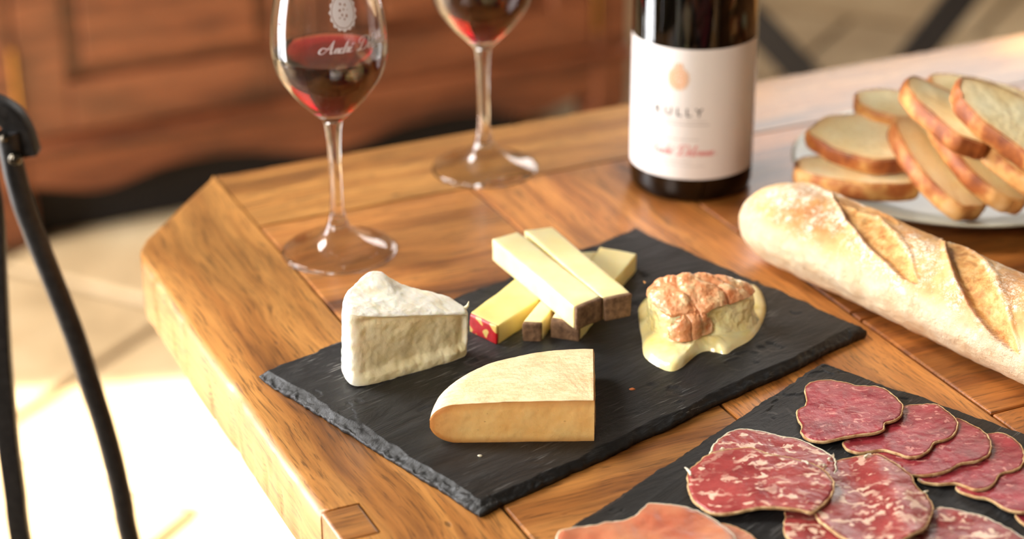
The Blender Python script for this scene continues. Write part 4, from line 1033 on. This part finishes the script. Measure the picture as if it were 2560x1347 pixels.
def script_name(h):
    """'André Delorme' in a copperplate hand, height h, left aligned at 0"""
    S = []
    def add(pts, wd): S.append(stroke([(x * h, y * h) for x, y in pts], [q * h * 0.085 for q in wd]))
    T, K = 0.7, 1.8; x = 0.0
    # A
    add([(0.42, 0.35), (0.22, 0.45), (0.05, 0.3), (0.0, 0.1), (0.15, -0.03), (0.38, 0.05), (0.62, 0.4), (0.9, 1.0)], [T, T, K, K, T, T, T, T]); add([(0.9, 1.0), (0.86, 0.5), (0.9, 0.05), (1.02, 0.03), (1.12, 0.12)], [T, K, K, T, T]); add([(0.35, 0.42), (0.7, 0.36), (0.98, 0.44)], [T, T, T])
    def n_(x): add([(x, 0.05), (x + .12, .38), (x + .13, 0.0)], [T, T, K]); add([(x + .13, .1), (x + .24, .38), (x + .33, .3), (x + .34, .05), (x + .45, .1)], [T, T, K, K, T]); return x + .42
    def o_(x): add([(x + .22, .38), (x + .08, .3), (x + .05, .1), (x + .16, 0), (x + .28, .12), (x + .28, .3), (x + .22, .38), (x + .42, .3)], [T, K, K, T, T, K, T, T]); return x + .36
    def e_(x): add([(x, .12), (x + .18, .25), (x + .2, .38), (x + .08, .34), (x + .05, .1), (x + .16, 0), (x + .34, .1)], [T, T, T, K, K, T, T]); return x + .30
    def r_(x): add([(x, .08), (x + .1, .42), (x + .2, .33), (x + .17, .05), (x + .3, .08)], [T, T, K, K, T]); return x + .28
    def l_(x): add([(x, .1), (x + .25, .75), (x + .22, .95), (x + .13, .8), (x + .1, .1), (x + .2, 0), (x + .32, .1)], [T, T, T, K, K, T, T]); return x + .28
    x = n_(1.1); 
    add([(x + .25, .36), (x + .08, .32), (x + .05, .1), (x + .15, 0), (x + .3, .15), (x + .52, .95)], [T, K, K, T, T, T]); add([(x + .48, .8), (x + .32, .1), (x + .38, 0), (x + .5, .1)], [K, K, T, T]); x += .46
    x = r_(x); x0_ = x; x = e_(x); add([(x0_ + .18, .52), (x0_ + .34, .68)], [K, T])
    x += .42
    # D
    add([(x + .5, .95), (x + .35, .5), (x + .22, .05), (x + .05, 0), (x + .02, .1), (x + .2, .12), (x + .5, 0), (x + .85, .2), (x + .95, .6), (x + .7, .98), (x + .3, .98), (x + .02, .78), (x + .08, .55), (x + .25, .58)], [T, K, K, T, T, T, T, K, K, T, T, K, T, T]); x += .98
    x = e_(x); x = l_(x); x = o_(x); x = r_(x); x = n_(x) - .02; x = n_(x); x = e_(x)
    add([(x, .1), (x + .3, .2)], [T, T])
    V = []; F = []
    for v_, f_ in S:
        off = len(V); V += v_; F += [tuple(i + off for i in q) for q in f_]
    return [(a + b_ * 0.35, b_) for a, b_ in V], F, (x + .3) * h
def wrap(V2, F, C, ang0, zc, rfn, mat, name, parent, O, lift=0.15):
    """wrap 2D drawing (x along the circumference to the right, y up) round a vertical axis; ang0 in radians, 0 = facing the camera (-y)"""
    out = []
    for (x, y) in V2:
        z = zc + y; r = rfn(z) + lift; a = ang0 + x / rfn(zc); out.append((C.x + r * math.sin(a), C.y - r * math.cos(a), z))
    return build(name, out, F, mat, O, parent, smooth=False)

# ------------------------------------------------------------------ wine glasses
GP = [(0.05, 0), (34.5, 0.0), (36, 0.9), (36, 1.8), (35, 2.5), (30, 3.7), (24, 5.8), (18, 8.8), (13, 12.3), (9, 16.5), (6.4, 21.5), (4.8, 29), (4.0, 40), (3.9, 60), (4.3, 75), (5.2, 86), (6.6, 91), (9.5, 94), (14, 98.5), (20.5, 105), (26.5, 112.5), (32, 121), (35, 129), (36.3, 139), (36.0, 149), (34.9, 160), (32.6, 172), (29.5, 185), (26.4, 198), (25.6, 203)]
def interp_r(P, z):
    for i in range(len(P) - 1):
        if P[i][1] <= z <= P[i + 1][1]:
            t = (z - P[i][1]) / max(P[i + 1][1] - P[i][1], 1e-6); return P[i][0] + (P[i + 1][0] - P[i][0]) * t
    return P[-1][0]
def smooth_prof(P, n=5):
    q = spline([(r, z, 0) for r, z in P], n); return [(max(0.03, p.x), p.y) for p in q]
def wine_glass(cx, cy, level, label, ang_logo, logo=True, wlab=''):
    C = U(cx, cy, 0); root = empty('wine_glass', C, 0, label, 'wine glass', 'stemmed tasting glasses with red wine')
    outer = smooth_prof(GP)
    th = 1.0
    inner_pts = [(0.05, 97.5), (6, 98.3), (12.5, 101.8), (19.2, 107.6), (25.2, 114.5), (30.8, 122.6), (33.9, 130), (35.2, 139.2), (34.9, 149), (33.8, 160), (31.5, 172), (28.4, 185), (25.4, 197.5), (24.7, 203)]
    inner = smooth_prof(inner_pts)
    prof = outer + [(25.3, 203.6), (25.0, 203.6)] + inner[::-1]
    v, f = lathe(prof, 96, C.x, C.y); o = build('bowl_and_stem', v, f, GLASS, C, root); fix_normals(o)
    # wine: fills slightly into the glass wall so that no air gap shows
    wp = [(r + (0.12 if r > 1 else 0), z - 0.1) for r, z in inner if z < level]; rl = interp_r(inner_pts, level)
    wp = wp + [(rl + 0.12, level + 0.35), (rl - 0.7, level + 0.02), (rl - 3, level - 0.1), (0.03, level - 0.1)]
    v, f = lathe(wp, 96, C.x, C.y)
    w_ = build('wine', v, f, WINE, C, root); fix_normals(w_); w_['label'] = 'red wine in the bowl'
    if logo:
        rfn = lambda z: interp_r(GP, z)
        V, F, wd = script_name(8.0); wrap(V, F, C, ang_logo + math.radians(3), 147, rfn, FROST, 'etched_name', root, C)
        V, F = raster(crest_fn(8.6, 12.0), -9.5, 9.5, -13, 16, 0.4); wrap(V, F, C, ang_logo + math.radians(30), 171.5, rfn, FROST, 'etched_crest', root, C)
    return root
wine_glass(848, 627, 136.5, 'front stemmed glass of red wine with etched script, nearest the white cheese', math.radians(-8))
wine_glass(1211, 420, 139.0, 'rear stemmed glass of red wine, beside the bottle and cut by the top frame edge', math.radians(160))

# ------------------------------------------------------------------ bottle
def bottle():
    C = U(1726, 450, 0); root = empty('wine_bottle', C, 0, 'dark burgundy wine bottle with white paper label, standing behind the cheeses', 'bottle')
    P = [(0.05, 9), (20, 7), (34, 1.5), (37.5, 0), (40, 0.8), (42, 4), (42.5, 9), (42.5, 165), (42.2, 176), (40.5, 190), (35, 208), (27, 224), (20, 238), (16.2, 250), (15, 262), (14.6, 285), (14.4, 292), (15.6, 292.5), (15.8, 297), (14.6, 298.5), (14.4, 302), (9.5, 302), (9.3, 290)]
    v, f = lathe(P, 96, C.x, C.y)
    IP = [(9.4, 262), (11, 250), (15, 236), (23, 222), (31, 207), (37, 190), (39, 175), (39.5, 165), (39.5, 12), (36, 8), (22, 13), (0.05, 15)]
    v, f = lathe(P + IP, 96, C.x, C.y); o = build('glass_body', v, f, BOTTLE, C, root); fix_normals(o)
    bm_ = [(0.05, 15.5), (22, 13.5), (36, 8.6), (39.2, 13), (39.2, 165), (38.7, 175), (36.7, 190), (30.7, 207), (22.7, 222), (14.7, 236), (10.8, 249), (0.05, 249.5)]
    v, f = lathe(bm_, 64, C.x, C.y); o = build('wine', v, f, DWINE, C, root); fix_normals(o)
    v, f = lathe([(15.9, 232), (16.4, 249.5), (15.3, 262), (14.9, 285), (15.0, 291.6), (16.0, 292.2), (16.2, 297.3), (15.0, 299), (14.8, 302.6), (0.05, 302.7)], 64, C.x, C.y); v = [((x - C.x) * 1.02 + C.x, (y - C.y) * 1.02 + C.y, z) for x, y, z in v]
    P2 = [(20.6, 238), (16.7, 250), (15.4, 262), (15.0, 285), (14.9, 292), (16.0, 292.4), (16.2, 297.2), (15.1, 299), (14.9, 302.5), (0.05, 302.6)]
    v, f = lathe(P2, 64, C.x, C.y); o = build('capsule', v, f, FOIL, C, root); fix_normals(o)
    cam_a = math.atan2(C.x, C.y)      # direction towards the camera: angle such that 0 faces -y
    a_cam = -math.atan2(C.x, C.y)
    mid = a_cam - math.radians(13.7); half = math.radians(86.5); RL = 42.75
    n, m = 90, 6; v = []
    for i in range(n + 1):
        a = mid - half + 2 * half * i / n
        for j in range(m + 1):
            z = 18 + 92.5 * j / m; v.append((C.x + RL * math.sin(a), C.y - RL * math.cos(a), z))
    f = grid_faces(n + 1, m + 1); lab = build('label', v, f, PAPER, C, root); lab['label'] = 'white paper label with RULLY'
    rfn = lambda z: 42.8
    def mark(V, F, dx, z, mat, nm): return wrap(V, F, C, mid + dx / 42.8, z, rfn, mat, nm, lab, C, 0.08)
    V, F = text_polys('RULLY', 8.6, 0, 0.12, 1.55); mark([(x, y * 0.95) for x, y in V], F, 0, 66, INK, 'lettering')
    V, F = raster(crest_fn(7.6, 8.6), -8.5, 8.5, -10, 12, 0.45); mark(V, F, 0, 90, PEACH, 'printed_crest')
    V, F = raster(lambda x, y: True, -21, 21, -0.25, 0.25, 0.25 * 2); mark(V, F, 1, 57.5, GREYINK, 'printed_line')
    V, F = text_polys('APPELLATION RULLY CONTROLEE', 2.0, 0, 0, 1.3); mark(V, F, 0, 60.0, GREYINK, 'small_print')
    V, F = raster(lambda x, y: True, -15, 15, -0.2, 0.2, 0.4); mark(V, F, 0, 47, GREYINK, 'printed_line')
    V, F, wd = script_name(7.6); V = [(x - wd / 2, y) for x, y in V]; mark(V, F, 2.5, 35.5, REDINK, 'script_name')
    V, F = text_polys('MIS EN BOUTEILLE', 2.0, 0, 0, 1.3); mark(V, F, 0, 31, GREYINK, 'small_print')
    V, F = raster(lambda x, y: True, -20, 20, -0.15, 0.15, 0.3); mark(V, F, 0, 28, GREYINK, 'printed_line')
bottle()

# ------------------------------------------------------------------ iron chair at the left
def chair_left():
    Y0 = 1200.0
    def Q(px, py, yy=Y0):   # point where the sight line meets the vertical plane y = yy (mm)
        dd = FF + RR * ((px - 1280) / F_PX) - UU * ((py - 673.5) / F_PX); t = yy / dd.y
        return Vector((dd.x * t, yy, CAMH + dd.z * t))
    front = [Q(18, 330), Q(34, 420), Q(62, 520), Q(100, 620), Q(150, 745), Q(190, 850), Q(222, 950), Q(258, 1060), Q(288, 1170), Q(308, 1260), Q(325, 1347)]
    last = front[-1]; front = front + [last + Vector((16, 0, -120)), last + Vector((38, 0, -300)), Vector((last.x + 62, Y0, -750))]
    rear = [Q(-30, 380), Q(-6, 520), Q(4, 700), Q(12, 850), Q(20, 950), Q(32, 1080), Q(48, 1200), Q(68, 1347)]
    lr = rear[-1]; rear = rear + [lr + Vector((10, 0, -150)), lr + Vector((24, 0, -300)), Vector((lr.x + 34, Y0, -750))]
    root = empty('iron_chair', Vector((last.x - 140, Y0 + 60, -750)), 0, 'black forged-iron chair left of the table, curved legs bolted at the top', 'chair'); O = Vector((last.x - 140, Y0 + 60, -750))
    off = Vector((-430, 90, 0))
    for dv in (Vector((0, 0, 0)), off):
        fl = spline([p + dv for p in front], 6); n = len(fl); rad_ = [7.3 + 0.35 * nz(i * .31, dv.x) for i in range(n)]
        v, f = tube(fl, rad_, 14); build('front_leg', v, f, IRON, O, root)
        fl = spline([p + dv + Vector((0, -14, 0)) for p in rear], 6)
        v, f = tube(fl, [5.4 + 1.2 * sst(0, 60, i) for i in range(len(fl))], 14, flat=(7.0, 5.0), ref=(0, 1, 0)); build('rear_leg', v, f, IRON, O, root)
    # curved top knuckle joining the legs
    hub = spline([Q(62, 395) + Vector((0, 8, 0)), Q(46, 345) + Vector((0, 8, 0)), Q(22, 306) + Vector((0, 8, 0)), Q(-15, 282) + Vector((0, 8, 0)), Q(-60, 280) + Vector((0, 8, 0))], 6)
    for dv in (Vector((0, 0, 0)), off):
        v, f = tube([p + dv for p in hub], 7.5, 14, flat=(8, 7.5), ref=(0, 1, 0)); build('top_knuckle', v, f, IRON, O, root)
    for (px, py, r) in ((45, 385, 4.2), (18, 334, 2.6)):
        B_ = Q(px, py) + Vector((0, -9, 0)); v, f = lathe([(0.05, 3.0), (r * .6, 2.6), (r, 1.0), (r, -4), (0.05, -4)], 20)
        v = [(B_.x + x, B_.y - z, B_.z + y) for x, y, z in v]; o = build('bolt', v, f, STEEL, O, root); fix_normals(o); o['label'] = 'shiny round bolt head'
    # bright washer edge behind
    # back slats, seat
    t0 = hub[-1]
    for k, h in enumerate((0, -90)):
        a = hub[-1] + Vector((-10, 8, h)); b_ = a + Vector((-360, 75, 0)); v, f = tube(spline([a, (a + b_) / 2 + Vector((0, 30, 8)), b_], 8), 6, 12, flat=(4, 14)); build('back_slat', v, f, IRON, O, root)
    sx = last.x - 120
    for k in range(6):
        yy = Y0 - 330 + k * 42; a = Vector((sx + 40, yy, -300)); b_ = Vector((sx - 330, yy + 70, -300)); v, f = tube([a, b_], 6, 12, flat=(15, 4)); build('seat_slat', v, f, IRON, O, root)
    for xx in (sx + 30, sx - 320):
        v, f = tube([Vector((xx, Y0 - 350 + (70 if xx < sx else 0), -310)), Vector((xx, Y0 - 20 + (70 if xx < sx else 0), -310))], 6, 12, flat=(5, 9)); build('seat_rail', v, f, IRON, O, root)
    return root
chair_left()

# ------------------------------------------------------------------ side table with crossed legs behind the table
def side_table():
    Y0 = 2900.0
    def Q(px, py, yy=Y0):
        dd = FF + RR * ((px - 1280) / F_PX) - UU * ((py - 673.5) / F_PX); t = yy / dd.y
        return Vector((dd.x * t, yy, CAMH + dd.z * t))
    a0, a1 = Q(1903, 62), Q(2005, 170); b0, b1 = Q(2420, 0), Q(2315, 132)
    def ext(p, q, z): t = (z - p.z) / (q.z - p.z); return p + (q - p) * t
    O = Vector(((a0.x + b0.x) / 2, Y0, -750)); root = empty('folding_bench', O, 0, 'low bench beyond the table at upper right, black crossed flat legs in view', 'bench')
    xs = []
    for (p, q, dy) in ((a0, a1, -30), (b0, b1, 30)):
        A_ = ext(p, q, -262.0) + Vector((0, dy, 0)); B_ = ext(p, q, -749.0) + Vector((0, dy, 0)); v = []; xs += [A_.x]
        t = (B_ - A_).normalized(); w_ = Vector((-t.z, 0, t.x)) * 23.0
        for P_ in (A_, B_):
            for sgn, yy in ((-1, -6), (1, -6), (1, 6), (-1, 6)): v.append(P_ + w_ * sgn + Vector((0, yy, 0)))
        build('leg', v, [(0, 1, 5, 4), (1, 2, 6, 5), (2, 3, 7, 6), (3, 0, 4, 7), (3, 2, 1, 0), (4, 5, 6, 7)], IRON, O, root, smooth=False)
        v, f = tube([B_ + Vector((0, -190, 6)), B_ + Vector((0, 190, 6))], 6, 12, flat=(14, 5))
    m_ = (xs[0] + xs[1]) / 2; hw = abs(xs[1] - xs[0]) / 2 - 60
    bm = bmesh.new(); box_bm(bm, m_ - hw - O.x, m_ + hw - O.x, -150, 150, 488, 516); bevel(bm, 4, 2); bm_obj('tabletop', bm, OAK3, root)
    bm = bmesh.new(); box_bm(bm, m_ - hw + 30 - O.x, m_ + hw - 30 - O.x, -60, 60, 474, 488); bevel(bm, 2, 1); bm_obj('crossbar', bm, IRON, root)
    return root
side_table()
